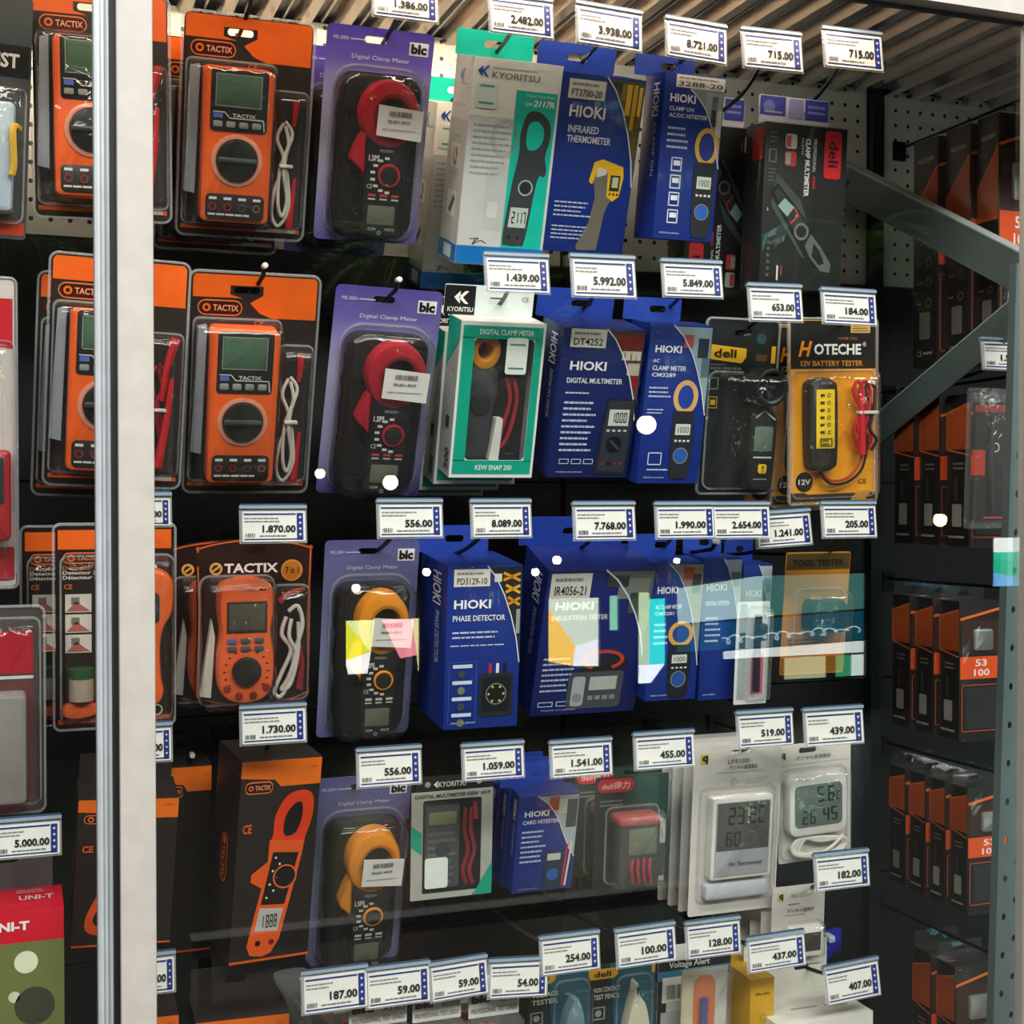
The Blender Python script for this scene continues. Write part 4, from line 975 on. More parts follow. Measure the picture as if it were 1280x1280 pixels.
# ------------------------------------------------------------------ yellow battery tester packs
t = Thing('battery_tester_pack', 'yellow carded 12V battery tester, front of its pair', 'battery tester', Q((994, 398), (1097, 402), (1100, 628), (990, 626)), 1.60, 'yellow battery tester packs', tilt=3)
t.card(mat('#f0a01c', .4), .03, (.5, .05, .22))
f = t.face('card_print')
f.rect(.005, .005, .995, .25, '#191918', 1); f.rect(.005, .215, .995, .265, '#2c1d0e', 2); f.text('12V BATTERY TESTER', .12, .222, .84, .252, '#c98a3c', .02)
f.text('H', .09, .115, .25, .20, '#e88a1c', .03, shear=.3); f.text('OTECHE', .27, .13, .82, .19, '#ecebe6', .03); f.text('®', .84, .12, .88, .145, '#ecebe6'); f.text('POWER TOOL', .55, .095, .78, .108, '#b87a3c')
f.rect(.70, .02, .93, .07, '#c9a05a', 2); f.lines(.72, .025, .92, .065, 3, '#7c5a28', 3)
f.disc(.16, .885, .1, '#1a1a18', 2); f.text('12V', .09, .87, .23, .90, '#dcd8c8', .02); f.text('CE', .79, .88, .89, .905, '#8a4a10', .02)
f.poly([(.005, .995), (.005, .945), (.16, .945), (.2, .955), (.995, .955), (.995, .995)], '#3a3226', 1); f.poly([(.7, .995), (.78, .945), (.95, .945), (.88, .995)], '#c08a2c', 2)
f.build()
bd = t.pr('tester_body', spline(t.pts([(.16, .335), (.28, .315), (.42, .335), (.46, .4), (.46, .75), (.42, .81), (.30, .83), (.18, .81), (.14, .75), (.13, .4)]), 4), -.002, -.022, mat('#24221f', .4), .005)
t.pr('indicator_label', t.rr(.20, .38, .41, .70, .01), -.021, -.0226, mat('#e8c41c', .4), .0002, bd)
f = t.face('label_print', -.0226, bd)
for k in range(6): f.rect(.24, .405 + k * .04, .29, .42 + k * .04, '#4a3a10', 2); f.ring(.34, .412 + k * .04, .02, .007, '#4a3a10', 2)
f.frame(.24, .645, .38, .69, .012, '#4a3a10', 2); f.lines(.26, .65, .37, .685, 2, '#4a3a10', 2); f.text('TESTER', .24, .34, .38, .352, '#a8a49a', L=2); f.build()
t.wire('lead_cable', [(.3, .83, -.01), (.42, .88, -.012), (.6, .87, -.012), (.74, .80, -.012), (.80, .70, -.014)], .002, '#b0402a')
t.wire('lead_cable', [(.28, .83, -.012), (.40, .895, -.014), (.6, .89, -.014), (.78, .82, -.012), (.84, .68, -.014)], .002, '#1d1a18')
for x, c in ((.72, '#c01c28'), (.80, '#a81a26'), (.86, '#3a0c12')):
    t.wire('lead_cable', [(x, .70, -.012), (x - .06, .6, -.016), (x + .02, .5, -.016), (x - .05, .4, -.014), (x - .01, .34, -.014), (x + .06, .38, -.014), (x + .03, .5, -.018), (x - .02, .6, -.018), (x + .08, .66, -.014), (x + .03, .72, -.012)], .0026, c)
t.wire('test_probe', [(.73, .40, -.018), (.74, .55, -.02), (.75, .74, -.018)], .004, '#d02030', r1=.006)
t.pr('cable_tie', t.rr(.69, .50, .92, .518, .01), -.016, -.024, mat('#d8d2c4', .5), .001)
t.clam(.03); t.shell(.03, .28, .97, .97, .026, .05)
t.copy(.045, 'yellow battery tester pack half hidden behind its twin', dz=-.004, dx=-.002)
t.copy(.10, 'yellow battery tester pack seen only as an edge, rearmost', dz=-.012, dx=-.012)

# ------------------------------------------------------------------ third row: orange detector and round-topped meter
t = Thing('wall_detector_pack', 'orange wall detector pack with battery, behind white stile', 'detector', Q((67, 651), (217, 663), (218, 909), (74, 905)), 1.61, tilt=4)
t.card(mat('#231812', .4), .04, (.5, .05, .2))
f = t.face('card_print'); f.rect(.02, .02, .98, .115, ORANGE, 1); card_logo(f, .06, .13, .40, .185)
f.text('Detector 3 in 1', .06, .195, .46, .215, '#d8702c', .02); f.text('Detector 3 en 1', .06, .22, .46, .238, '#e6e2dc', .02); f.text('Détecteur 3 en 1', .06, .243, .46, .262, '#e6e2dc', .02); f.text('CE', .07, .285, .14, .31, '#d8702c', .02)
for k in range(3):
    f.rect(.08, .335 + k * .1, .30, .425 + k * .1, '#d6d0c8', 2); f.poly([(.09, .42 + k * .1), (.17, .37 + k * .1), (.29, .42 + k * .1)], '#b0605a', 3); f.rect(.13, .35 + k * .1, .2, .385 + k * .1, '#7a7464', 3)
f.rect(.02, .955, .98, .98, '#c8501a', 1); f.ring(.86, .93, .05, .012, '#d8d4ce', 2); f.build()
d = .03
bd = t.pr('detector_body', spline(t.pts([(.52, .22), (.75, .2), (.93, .23), (.985, .30), (.97, .42), (.90, .50), (.87, .60), (.88, .74), (.90, .82), (.84, .88), (.62, .89), (.54, .82), (.56, .6), (.52, .46), (.46, .34)]), 5), -.002, -d, mat('#ee6420', .35, coat=.2), .006)
t.pr('screen', t.rr(.58, .32, .86, .47, .04), -d + .001, -d - .001, mat('#26292a', .25), .0004, bd)
bt = t.wire('battery', [(.21, .70, -.012), (.21, .78, -.012), (.21, .85, -.012)], .014, mat('#c9b8a4', .3, .4), n=14)
t.wire('battery_band', [(.21, .695, -.012), (.21, .715, -.012), (.21, .74, -.012)], .0144, mat('#2f5a38', .35, .3), bt, n=14)
t.pr('bracket', spline(t.pts([(.06, .88), (.2, .86), (.34, .88), (.36, .92), (.2, .945), (.06, .93)]), 4), -.002, -.014, mat('#d85a26', .4), .003)
t.clam(.04); t.shell(.05, .15, .99, .965, .04, .06)
t.copy(.06, 'orange detector pack behind the one with the battery', dz=-.004, dx=-.035)

def round_meter(label, q, Y):
    t = Thing('round_top_meter_pack', label, 'multimeter', q, Y, 'round topped meter packs')
    lp = spline(t.pts([(0, .08), (.03, .045), (.25, .012), (.5, 0), (.75, .012), (.97, .045), (1, .08), (.985, .5), (1, .86), (.97, .93), (.75, .975), (.5, .99), (.25, .975), (.03, .93), (0, .86), (.015, .5)]), 4)
    t.card(mat('#26130e', .4), .05, (.5, .07, .22), loops=lp)
    f = t.face('card_print'); f.line(lp and [(x / t.W + .5, 1 - z / t.H) for x, z in inset(lp, .0025)], .014, '#c8582a', 1)
    f.disc(.17, .175, .055, '#d9a05a', 2); f.disc(.17, .175, .035, '#3a1a0c', 3); f.line([(.14, .19), (.2, .16)], .018, '#d9a05a', 4); f.text('TACTIX', .24, .145, .70, .20, '#efe6de', .03)
    f.disc(.82, .19, .095, '#d08a34', 2); f.disc(.82, .19, .08, '#b86a1c', 3); f.text('7 in 1', .765, .17, .88, .21, '#2a1408', .02); f.build()
    d = .036
    bd = t.pr('meter_body', spline(t.pts([(.18, .27), (.26, .23), (.40, .215), (.55, .23), (.62, .27), (.63, .40), (.61, .52), (.64, .66), (.63, .82), (.56, .90), (.40, .93), (.24, .90), (.17, .82), (.16, .66), (.19, .52), (.17, .40)]), 5), -.002, -d, mat('#e2602c', .4, coat=.2), .007)
    t.pr('screen_bezel', t.rr(.23, .335, .57, .515, .01), -d + .001, -d - .001, mat('#3a2a20', .3), .0004, bd); t.pr('screen', t.rr(.25, .35, .55, .50, .008), -d, -d - .0018, mat('#4f4a40', .25), .0003, bd)
    for k in range(3):
        for j in range(2): t.pr('button', t.rr(.235 + k * .115, .545 + j * .045, .315 + k * .115, .575 + j * .045, .014), -d + .001, -d - .002, mat('#4a4c52' if k or j else '#5a6090', .4), .0006, bd)
    t.pr('dial', t.el(.40, .735, .125, 28), -d + .001, -d - .007, mat('#23201f', .3), .003, bd)
    f = t.face('body_print', -d, bd); f.text('TACTIX', .34, .26, .48, .275, '#3a1408'); f.rect(.50, .262, .56, .272, '#3a1408')
    for k in range(14): a = math.radians(-40 + k * 20); f.rect(.40 + .185 * math.cos(a) - .01, .735 - .185 * math.sin(a) * t.W / t.H - .004, .40 + .185 * math.cos(a) + .01, .735 - .185 * math.sin(a) * t.W / t.H + .004, '#3a1408', 2)
    f.build()
    for k, (x, y, c) in enumerate(((.24, .83, '#8c2a1c'), (.34, .875, '#7c1f18'), (.46, .875, '#5a1a14'), (.57, .83, '#7c241a'))): t.pr('jack', t.el(x, y, .032, 14), -d + .001, -d - .002, mat(c, .4), .0006, bd)
    mb = MB(); prism(mb, [t.pts([(.03, .89), (.12, .90), (.15, .55), (.12, .45)])], -.006, -.02, mat('#c4beb4', .6), 0); mb.build('folded_leaflet', t.root)
    W_ = mat('#cfcbc2', .5)
    t.wire('lead_cable', [(.76, .45, -.014), (.72, .55, -.016), (.80, .64, -.018), (.72, .78, -.018), (.66, .88, -.02), (.72, .91, -.02), (.80, .8, -.018), (.84, .64, -.018), (.90, .5, -.016), (.86, .39, -.014), (.78, .42, -.014)], .0026, W_)
    t.wire('lead_cable', [(.80, .46, -.018), (.78, .56, -.02), (.84, .66, -.02), (.78, .80, -.02), (.72, .87, -.02), (.80, .84, -.02), (.86, .66, -.02), (.86, .48, -.018)], .0024, W_)
    t.wire('test_probe', [(.70, .36, -.014), (.80, .31, -.014), (.92, .29, -.012)], .004, '#a81e28', r1=.002)
    t.wire('test_probe', [(.88, .62, -.012), (.90, .75, -.012), (.88, .88, -.012)], .003, '#8a1e28', r1=.005)
    t.shell(.04, .22, .66, .965, d + .008, .08); t.shell(.65, .28, .97, .95, .028, .06)
    return t
rm = round_meter('round-topped dark card with orange meter and white leads, third row', Q((247, 672), (391, 673), (389, 884), (243, 887)), 1.62)
rm.copy(.06, 'dark card behind the round-topped orange meter pack', dz=-.004, dx=-.026)

# ------------------------------------------------------------------ dark orange-printed cartons
def draw_orange_clamp(f, cx, y0, y1, lean=.36, kx=1.32):
    h = y1 - y0; X = lambda x, y: (cx + x * kx + (.5 - (y - y0) / h) * lean, y); O, R = '#e05a24', '#e2401c'
    S = lambda l: [X(*p) for p in l]; Yk = lambda q: y0 + h * q
    f.poly(S(spline([(-.17, Yk(.25)), (-.19, Yk(.14)), (-.12, Yk(.03)), (.02, Yk(0)), (.13, Yk(.04)), (.17, Yk(.16)), (.15, Yk(.28)), (.12, Yk(.36)), (-.16, Yk(.36))], 4)), R, 3)
    f.poly(S(spline([(-.08, Yk(.24)), (-.09, Yk(.15)), (-.03, Yk(.08)), (.04, Yk(.08)), (.07, Yk(.16)), (.05, Yk(.25)), (-.03, Yk(.275))], 4)), '#171514', 4)
    f.poly(S([(-.19, Yk(.29)), (.15, Yk(.31)), (.155, Yk(.42)), (.13, Yk(.9)), (.08, Yk(.98)), (0, Yk(1)), (-.12, Yk(.985)), (-.17, Yk(.93)), (-.165, Yk(.7)), (-.16, Yk(.58)), (-.28, Yk(.535)), (-.29, Yk(.49)), (-.16, Yk(.42))]), O, 4)
    f.poly(S([(-.13, Yk(.365)), (.12, Yk(.38)), (.10, Yk(.69)), (-.13, Yk(.68))]), '#1c1614', 5)
    x, y = X(.04, Yk(.52)); f.ring(x, y, .15, .018, '#e46a34', 6); f.disc(x, y, .13, '#1a1513', 6)
    for k in range(7): x, y = X(-.09 + (k % 2) * .05, Yk(.40 + k * .04)); f.disc(x, y, .014, '#e6ded2', 6)
    f.poly(S([(-.13, Yk(.70)), (.10, Yk(.715)), (.09, Yk(.85)), (-.13, Yk(.84))]), '#b6b3ae', 5)
    x0, ya = X(-.11, Yk(.73)); x1, _ = X(.08, Yk(.80)); f.digits('1.888', x0, Yk(.745), x1 - .01, Yk(.825), '#2a2624', 6)
    for k, c in enumerate(('#26100c', '#7c1e16')): x, y = X(-.07 + k * .13, Yk(.915)); f.disc(x, y, .035, c, 6)
def dark_carton(label, q, Y, D, tilt=None, pic=True, tabh=0, topc='#2a2625'):
    t = Thing('meter_carton', label, 'box', q, Y, 'dark cartons with orange print', tilt)
    t.carton(mat('#272220', .35), D)
    f = t.face('front_print'); f.poly([(.0, .005), (1, .005), (1, .135), (.50, .135), (.42, .10), (0, .085)], '#ea701c', 1)
    f.text('TACTIX', .86, .04, .95, .052, '#a84a10'); card_logo(f, .06, .105, .40, .165); f.text('CE', .06, .31, .17, .355, '#d8622c', .02); f.rr(.045, .30, .185, .365, '#3a1c12', .02, 2)
    if pic: draw_orange_clamp(f, .58, .16, .975)
    elif pic is False:
        f.poly(spline([(.50, .42), (.62, .31), (.74, .36), (.74, .50), (.60, .66), (.48, .86), (.30, .92), (.13, .88), (.16, .74), (.36, .52)], 4), '#d8501c', 3); f.poly(spline([(.50, .48), (.60, .39), (.66, .44), (.56, .62), (.44, .82), (.28, .86), (.20, .82), (.26, .72), (.42, .54)], 4), '#1d1a1a', 4); f.rect(.3, .62, .5, .66, '#aab0b0', 5); f.disc(.36, .76, .06, '#2c2c2e', 5)
    f.rect(0, .985, 1, .997, '#d8581c', 2); f.build()
    s = t.side('side_print', D); s.rect(0, .005, 1, .09, '#262222', 1)
    s.rr(.38, .40, .66, .64, '#d8622c', .12, 2); s.rr(.405, .408, .635, .632, '#2a1410', .1, 3); s.text('TACTIX', .46, .46, .58, .62, '#d8622c', .02, rot=90); s.disc(.52, .435, .06, '#d8622c', 4); s.build()
    if tabh: t.tab(mat(topc, .45), D, tabh, .02, .98)
    return t
dark_carton('dark carton with printed orange clamp meter, right of white stile', Q((292, 948), (397, 950), (384, 1196), (280, 1203)), 1.56, .085, tabh=0, tilt=7).root.rotation_euler[2] = math.radians(10)
dark_carton('dark carton with orange band half hidden by the white stile', Q((94, 997), (220, 999), (208, 1181), (84, 1181)), 1.56, .07, tilt=8, pic=False, tabh=.17)
dark_carton('dark orange-banded carton standing back between two others', Q((206, 957), (266, 958), (262, 1190), (202, 1190)), 1.72, .06, pic=None, tilt=4, tabh=.1)
dark_carton('dark carton with orange band cut off by the bottom edge', Q((242, 1274), (360, 1270), (352, 1480), (236, 1484)), 1.55, .07, tabh=.16, tilt=4)
dark_carton('dark carton at the bottom edge beside the white stile', Q((118, 1274), (222, 1272), (214, 1480), (114, 1484)), 1.55, .06, tilt=4)

# ------------------------------------------------------------------ fourth row small packs
t = Thing('pocket_multimeter_pack', 'pocket multimeter in a pale framed pack with green corners', 'multimeter', Q((516, 988), (616, 987), (615, 1121), (512, 1121)), 1.61)
c = t.pr('card', [t.rr(0, 0, 1, 1, .01), t.rr(.14, .08, .86, .95, .03)], .001, -.001, mat('#a9aca4', .4)); D = .03
t.pr('backing', t.rr(.0, 0, 1, 1), .028, .026, mat('#1a1c1c', .5))
t.pr('hang_tab', t.rr(.06, -.14, 1, 0, .01), .002, .0, mat('#1d1f1f', .4))
f = t.face('front_print', -.001); f.text('DIGITAL MULTIMETER KEW 1019', .04, .022, .96, .055, '#3a3d3c', .02); f.poly([(0, .3), (.13, .38), (.13, .58), (0, .5)], '#1c9a80', 1); f.poly([(1, .70), (.87, .86), (.80, .955), (.75, .995), (1, .995)], '#1c9a80', 1)
f.text('KYORITSU', .32, -.09, .66, -.04, '#c9ccc8', .01); f.poly([(.26, -.065), (.31, -.1), (.31, -.03)], '#c9ccc8', 2); f.disc(.19, -.07, .035, '#8d9290', 1); f.disc(.82, -.07, .035, '#8d9290', 1); f.build()
bd = t.pr('meter_body', t.rr(.18, .15, .62, .93, .04), .024, .006, mat('#4a4e50', .45), .003); t.pr('screen', t.rr(.23, .21, .57, .33, .02), .007, .005, mat('#8c8a6c', .3), .0004, bd)
f = t.face('body_print', .006, bd); f.lines(.22, .38, .58, .9, 8, '#6a6e70', 4); f.disc(.40, .56, .09, '#3a3d40', 4); f.build()
t.pr('verification_label', t.rr(.17, .62, .45, .90, .03), .0, -.002, '#dfe8e2')
for x in (.70, .78): t.wire('test_lead', [(x, .2, .012), (x - .02, .4, .01), (x + .03, .6, .01), (x - .03, .78, .01), (x + .02, .92, .012)], .003, '#8c2430' if x < .75 else '#9a2a34')
t.wire('test_probe', [(.80, .14, .008), (.81, .2, .008), (.82, .3, .008)], .002, '#b03a48', r1=.004)
mb = MB(); prism(mb, [t.rr(.13, .07, .87, .96, .03)], .0016, .001, CLEARBOX, 0); mb.build('window_film', t.root)

t = Thing('small_meter_pack', 'small dark pack with red logo and boxed meter, fourth row', 'multimeter', Q((746, 968), (836, 970), (832, 1106), (740, 1107)), 1.61, 'small red logo packs')
t.card(mat('#232827', .4), .03, (.4, .05, .22)); f = t.face('card_print')
f.rr(.02, .02, .52, .14, '#c02430', .1, 1); f.text('deli得力', .08, .045, .46, .115, '#e8b8b4', .02); f.rect(.40, .02, .86, .3, '#24403a', 0); f.rect(.88, .42, .98, .64, '#d4d2cc', 1); f.rect(.40, .94, .98, .985, '#b8b6b0', 1); f.lines(.06, .2, .4, .27, 2, '#7a807c', 3); f.build()
bd = t.pr('meter_body', t.rr(.24, .34, .80, .94, .06), -.002, -.026, mat('#3a2e2c', .45), .004); t.pr('top_cap', t.rr(.20, .31, .78, .40, .05), -.004, -.03, mat('#b43a3c', .35), .004)
t.pr('screen', t.rr(.36, .43, .74, .66, .03), -.025, -.0275, mat('#6a6c58', .3), .0004, bd)
for k in range(4): t.wire('test_lead', [(.42 + k * .08, .70, -.026), (.40 + k * .08, .8, -.029), (.44 + k * .08, .92, -.026)], .0026, '#a8283a')
t.shell(.16, .28, .86, .96, .036, .08, m=FILM)
t.copy(.05, 'small red logo pack behind its twin, fourth row', dz=.002, dx=-.008)

# ------------------------------------------------------------------ white thermometers on cards
CARDW = mat('#d6d2cd', .4)
def q_mark(f, x, y, s):
    f.rect(x, y, x + s, y + s * f.W / f.H * 1.15, '#c9bc54', 1); f.text('q', x + s * .2, y + s * .1, x + s * .9, y + s * f.W / f.H * 1.1, '#161614', .05)
t = Thing('thermometer_pack', 'large white carded thermometer reading 23.8, front of its row', 'thermometer', Q((869, 928), (979, 932), (969, 1139), (860, 1141)), 1.60, 'white carded thermometers')
t.card(CARDW, .03, (.52, .05, .24)); f = t.face('card_print'); q_mark(f, .07, .045, .09)
f.text('LP5100', .38, .085, .62, .112, '#55524e'); f.text('デジタル温湿度計', .40, .122, .72, .147, '#35322f', .01); f.lines(.26, .155, .82, .168, 1, '#b0a49e', 3, fill=.3); f.ring(.46, .22, .03, .006, '#b3aeaa', 1); f.line([(.44, .2), (.44, .25)], .008, '#b3aeaa', 1); f.lines(.6, .2, .86, .24, 3, '#bab5b0', 4, fill=.3); f.build()
bd = t.pr('thermometer_body', t.rr(.17, .29, .86, .775, .03), -.001, -.016, mat('#e4e2dc', .35), .003)
t.pr('screen_frame', t.rr(.21, .315, .82, .75, .01), -.0155, -.0172, mat('#a9abb4', .35), .0003, bd)
t.pr('screen', t.rr(.22, .32, .81, .60, .005), -.017, -.0176, mat('#4c4a46', .5), .0002, bd)
f = t.face('screen_print', -.0176, bd); f.digits('23.8c', .33, .345, .77, .45, '#161614', 2); f.digits('60', .31, .49, .50, .575, '#1c1a18', 2); f.text('Pro Thermometer', .36, .665, .75, .69, '#33364a', .01, L=6, shear=.3); f.build()
t.pr('blister_foot', t.rr(.14, .80, .86, .90, .04), -.001, -.012, mat('#c4c9d2', .3), .005)
t.shell(.09, .25, .92, .915, .022, .06)
for i, nm in enumerate(('second', 'third', 'rearmost')): t.copy(.028 * (i + 1), f'large white thermometer card, {nm} in the row behind the front one', dx=-.002 * i, dz=-.001)
t = Thing('cord_thermometer_pack', 'white thermometer with coiled cord reading 5.6 and 26 45', 'thermometer', Q((979, 926), (1063, 928), (1069, 1072), (973, 1076)), 1.62, tilt=3)
t.card(CARDW, .03, (.4, .06, .24)); f = t.face('card_print'); q_mark(f, .02, .06, .08); f.text('デジタル温湿度計', .24, .105, .72, .14, '#5c5853', .01); f.rect(.02, .17, .98, .175, '#b5b0ac', 1); f.lines(.1, .2, .8, .215, 1, '#bab5b0', 2); f.build()
bd = t.pr('thermometer_body', t.rr(.06, .25, .86, .76, .12, 6), -.001, -.018, mat('#e6e6e0', .35), .005)
t.pr('screen', t.rr(.13, .325, .78, .68, .06, 5), -.0175, -.0186, mat('#64756c', .25), .0003, bd)
f = t.face('screen_print', -.0186, bd); f.digits('5.6', .42, .345, .68, .48, '#10130f', 2); f.digits('c', .69, .40, .76, .475, '#2a302c', 2); f.digits('26', .22, .535, .42, .655, '#10130f', 2); f.digits('45', .50, .525, .72, .645, '#10130f', 2); f.rect(.14, .5, .77, .503, '#4c5a52', 2); f.build()
for k, (a, b) in enumerate(((.13, .86), (.17, .82), (.22, .88))): t.wire('probe_cord', [(a, .86 + k * .01, -.008), (a + .1, .79, -.01), (.5, .79 + k * .015, -.012), (b - .06, .82, -.012), (b, .88, -.01), (b - .15, .93, -.012), (.45, .945 - k * .012, -.012), (a + .06, .92, -.01), (a, .86 + k * .01, -.008)], .0026, '#e2e0d8')
t.wire('probe_cord', [(.5, .92, -.016), (.66, .86, -.018), (.8, .79, -.016)], .0022, '#eae8e0')
t.shell(.03, .22, .93, .97, .024, .1)
t = Thing('small_thermometer_pack', 'small white carded thermometer below the one with the cord', 'thermometer', Q((967, 1103), (1030, 1110), (1030, 1207), (962, 1206)), 1.60, 'small white thermometer cards', tilt=3)
t.card(CARDW, .03, (.55, .12, .4)); f = t.face('card_print'); q_mark(f, .1, .08, .11); f.text('デジタル温度計', .28, .28, .8, .33, '#4a4642', .01); f.lines(.26, .35, .8, .37, 1, '#b98a86', 2); f.lines(.3, .21, .62, .24, 1, '#77726e', 2); f.build()
bd = t.pr('thermometer_body', t.rr(.28, .49, .90, .86, .05), -.001, -.014, mat('#e6e6e0', .35), .003); t.pr('screen', t.rr(.35, .56, .84, .79, .01), -.0135, -.0146, mat('#403c38', .25), .0003, bd)
t.shell(.22, .45, .95, .9, .02, .08)
for i, nm in enumerate(('second', 'third', 'fourth', 'fifth', 'rearmost')): t.copy(.028 * (i + 1), f'small white thermometer card, {nm} in its row, seen edge on', dz=-.011 * (i + 1), dx=-.001 * i)

# ------------------------------------------------------------------ third row right: test pen pack and amber pack
t = Thing('test_pen_pack', 'white framed narrow pack with black test pen, third row', 'test pen', Q((922, 752), (963, 752), (957, 880), (917, 880)), 1.585)
t.card(mat('#d4d6d6', .4), .03, None); f = t.face('card_print'); f.rect(.08, .02, .30, .95, '#9aa4a8', 1); f.rect(.5, .50, .86, .9, '#d85a86', 1); f.rect(.10, .3, .28, .45, '#3a3e44', 2); f.build()
t.wire('test_pen', [(.55, .12, -.01), (.54, .4, -.01), (.56, .86, -.01)], .005, '#1c2228'); t.pr('pen_clip', t.rr(.45, .2, .75, .36, .05), -.008, -.02, mat('#20282c', .35), .003)
t.shell(.36, .05, .95, .95, .024, .1)
t = Thing('voltage_tester_pack', 'amber carded pack with rounded dark device, third row', 'tester', Q((986, 690), (1064, 690), (1054, 842), (972, 842)), 1.63, 'amber carded packs', tilt=6)
t.card(mat('#b87a24', .4), .03, (.5, .07, .24)); f = t.face('card_print'); f.rect(0.01, .01, .99, .14, '#4a3c1c', 1); f.text('TOOL TESTER', .1, .06, .9, .11, '#1a1810', .03); f.rect(0.01, .86, .99, .99, '#8a5a1c', 1); f.lines(.1, .7, .6, .82, 4, '#7c4e14', 3); f.build()
t.pr('device', t.rr(.28, .37, .84, .64, .1, 5), -.002, -.03, mat('#16282e', .3, coat=.3), .007)
t.shell(.18, .3, .92, .8, .036, .1)

# ------------------------------------------------------------------ packs at the left edge
t = Thing('tool_pack', 'grey carded pack with clear bubble and yellow tool, left edge', 'tool pack', Q((-92, -18), (37, -6), (27, 298), (-100, 292)), 1.60, tilt=5)
t.card(mat('#3f4649', .4), .05, (.5, .05, .2)); f = t.face('card_print'); f.rect(.02, .2, .98, .33, '#15181a', 1); f.text('TEST', .5, .235, .88, .295, '#d8dad8', .03); f.rect(.02, .93, .98, .985, '#b03a20', 1); f.build()
bd = t.pr('tool_body', t.rr(.3, .45, .86, .9, .06), -.002, -.03, mat('#a9bcc8', .4), .006); t.wire('yellow_strap', [(.90, .55, -.02), (.84, .56, -.034), (.86, .7, -.034), (.84, .75, -.034)], .004, '#d0a82a'); t.shell(.1, .38, .95, .93, .045, .08)
t = Thing('red_meter_pack', 'red topped clear pack at the left edge, second row', 'tool pack', Q((-96, 343), (17, 352), (22, 735), (-92, 732)), 1.60, tilt=4)
t.card(mat('#c4beba', .4), .05, (.5, .05, .2)); f = t.face('card_print'); f.rect(.02, .06, .98, .22, '#b8202a', 1); f.rect(.02, .87, .98, .98, '#a81c26', 1); f.build()
bd = t.pr('meter_body', t.rr(.3, .55, .95, .84, .06), -.002, -.036, mat('#a81822', .35), .006); t.pr('face_panel', t.rr(.4, .57, .88, .72, .03), -.035, -.0375, mat('#26282a', .35), .0005, bd); t.clam(.05); t.shell(.15, .2, .99, .97, .046, .08)
t = Thing('red_header_pack', 'clear box pack with red header band, left edge, third row', 'tool pack', Q((-96, 757), (53, 766), (56, 1019), (-92, 1015)), 1.58, tilt=4)
t.card(mat('#4a4644', .4), .05, (.5, .05, .2)); f = t.face('card_print'); f.rect(.02, .11, .92, .32, '#b0182a', 1); f.rect(.02, .33, .92, .345, '#d8d4d0', 1); f.rect(.02, .36, .92, .95, '#6a3a38', 1); f.lines(.2, .45, .85, .9, 10, '#8c5a56', 6); f.build()
t.pr('inner_tray', t.rr(.2, .4, .86, .93, .05), -.002, -.03, mat('#8d8a88', .35), .004); t.clam(.05); t.shell(.05, .05, .97, .96, .042, .06)
D = .09
t = Thing('red_topped_box', 'red topped meter box with pale green picture, bottom left corner', 'box', Q((-70, 1145), (81, 1139), (82, 1330), (-70, 1338)), 1.50, tilt=0)
t.carton(mat('#c3122a', .35), D); t.tab(mat('#4a4c4e', .4), D, .42, .05, .92)
f = t.face('front_print'); f.text('UNI-T', .36, .06, .71, .12, '#f2eeea', .04); f.rect(0, .2, .40, 1, '#5a6a6a', 1); f.rect(.40, .2, 1, 1, '#6c7442', 1); f.disc(.68, .33, .10, '#dfe4c8', 2); f.disc(.75, .62, .17, '#3c4030', 2); f.disc(.58, .55, .05, '#cdd2b0', 2); f.build()
g = t.top('top_print', D); g.text('UNI-T', .62, .40, .92, .58, '#e8b8bc', .03); g.lines(.6, .12, .92, .28, 2, '#dc98a0', 2); g.rect(.2, .42, .36, .5, '#e8b8bc', 2); g.build()

# ------------------------------------------------------------------ bottom row
def lead_bag(label, code, q, Y=1.525):
    t = Thing('test_lead_bag', label, 'test leads', q, Y, 'bagged test leads', tilt=4)
    t.card(mat('#e8e6e2', .45), .02, (.5, .05, .1, .002), name='header_card'); f = t.face('card_print'); f.text('blc', .05, .1, .42, .42, '#141418', .06); f.text(code, .58, .22, .96, .46, '#55555a'); f.text('PROFESSIONAL TEST LEADS', .05, .62, .95, .82, '#77777c', .01); f.build()
    mb = MB(); lp = spline(t.pts([(.02, .98), (.98, .98), (1.0, 1.8), (.96, 3.2), (.5, 3.3), (.04, 3.2), (0, 1.8)]), 3); prism(mb, [lp], .002, -.02, FILM, .008); mb.build('clear_bag', t.root)
    for k, c in enumerate(('#b02030', '#1a1a1c', '#8a1a28')): t.wire('lead_cable', [(.2 + k * .08, 1.2, -.006), (.5 + k * .06, 1.4, -.01), (.8, 2.0, -.008), (.5, 2.9, -.008), (.2, 2.2, -.01), (.3 + k * .1, 1.5, -.008)], .003, c)
    return t
l1 = lead_bag('bagged test leads with white header marked A3303', 'A3303', Q((437, 1252), (510, 1250), (508, 1280), (436, 1283)))
l1.copy(.05, 'bagged test leads behind the header marked A3303', dx=-.012)
l2 = lead_bag('bagged test leads with white header marked A3308', 'A3308', Q((516, 1248), (577, 1244), (576, 1273), (516, 1277)))
l3 = lead_bag('bagged test leads with white header marked A3302', 'A3302', Q((586, 1240), (650, 1236), (648, 1266), (586, 1273)))
l3.copy(.05, 'bagged test leads behind the header marked A3302', dx=-.010)
t = Thing('loose_bag', 'crumpled clear bag of leads left of the 187.00 ticket', 'bag', Q((346, 1212), (392, 1210), (400, 1330), (350, 1332)), 1.58, tilt=4)
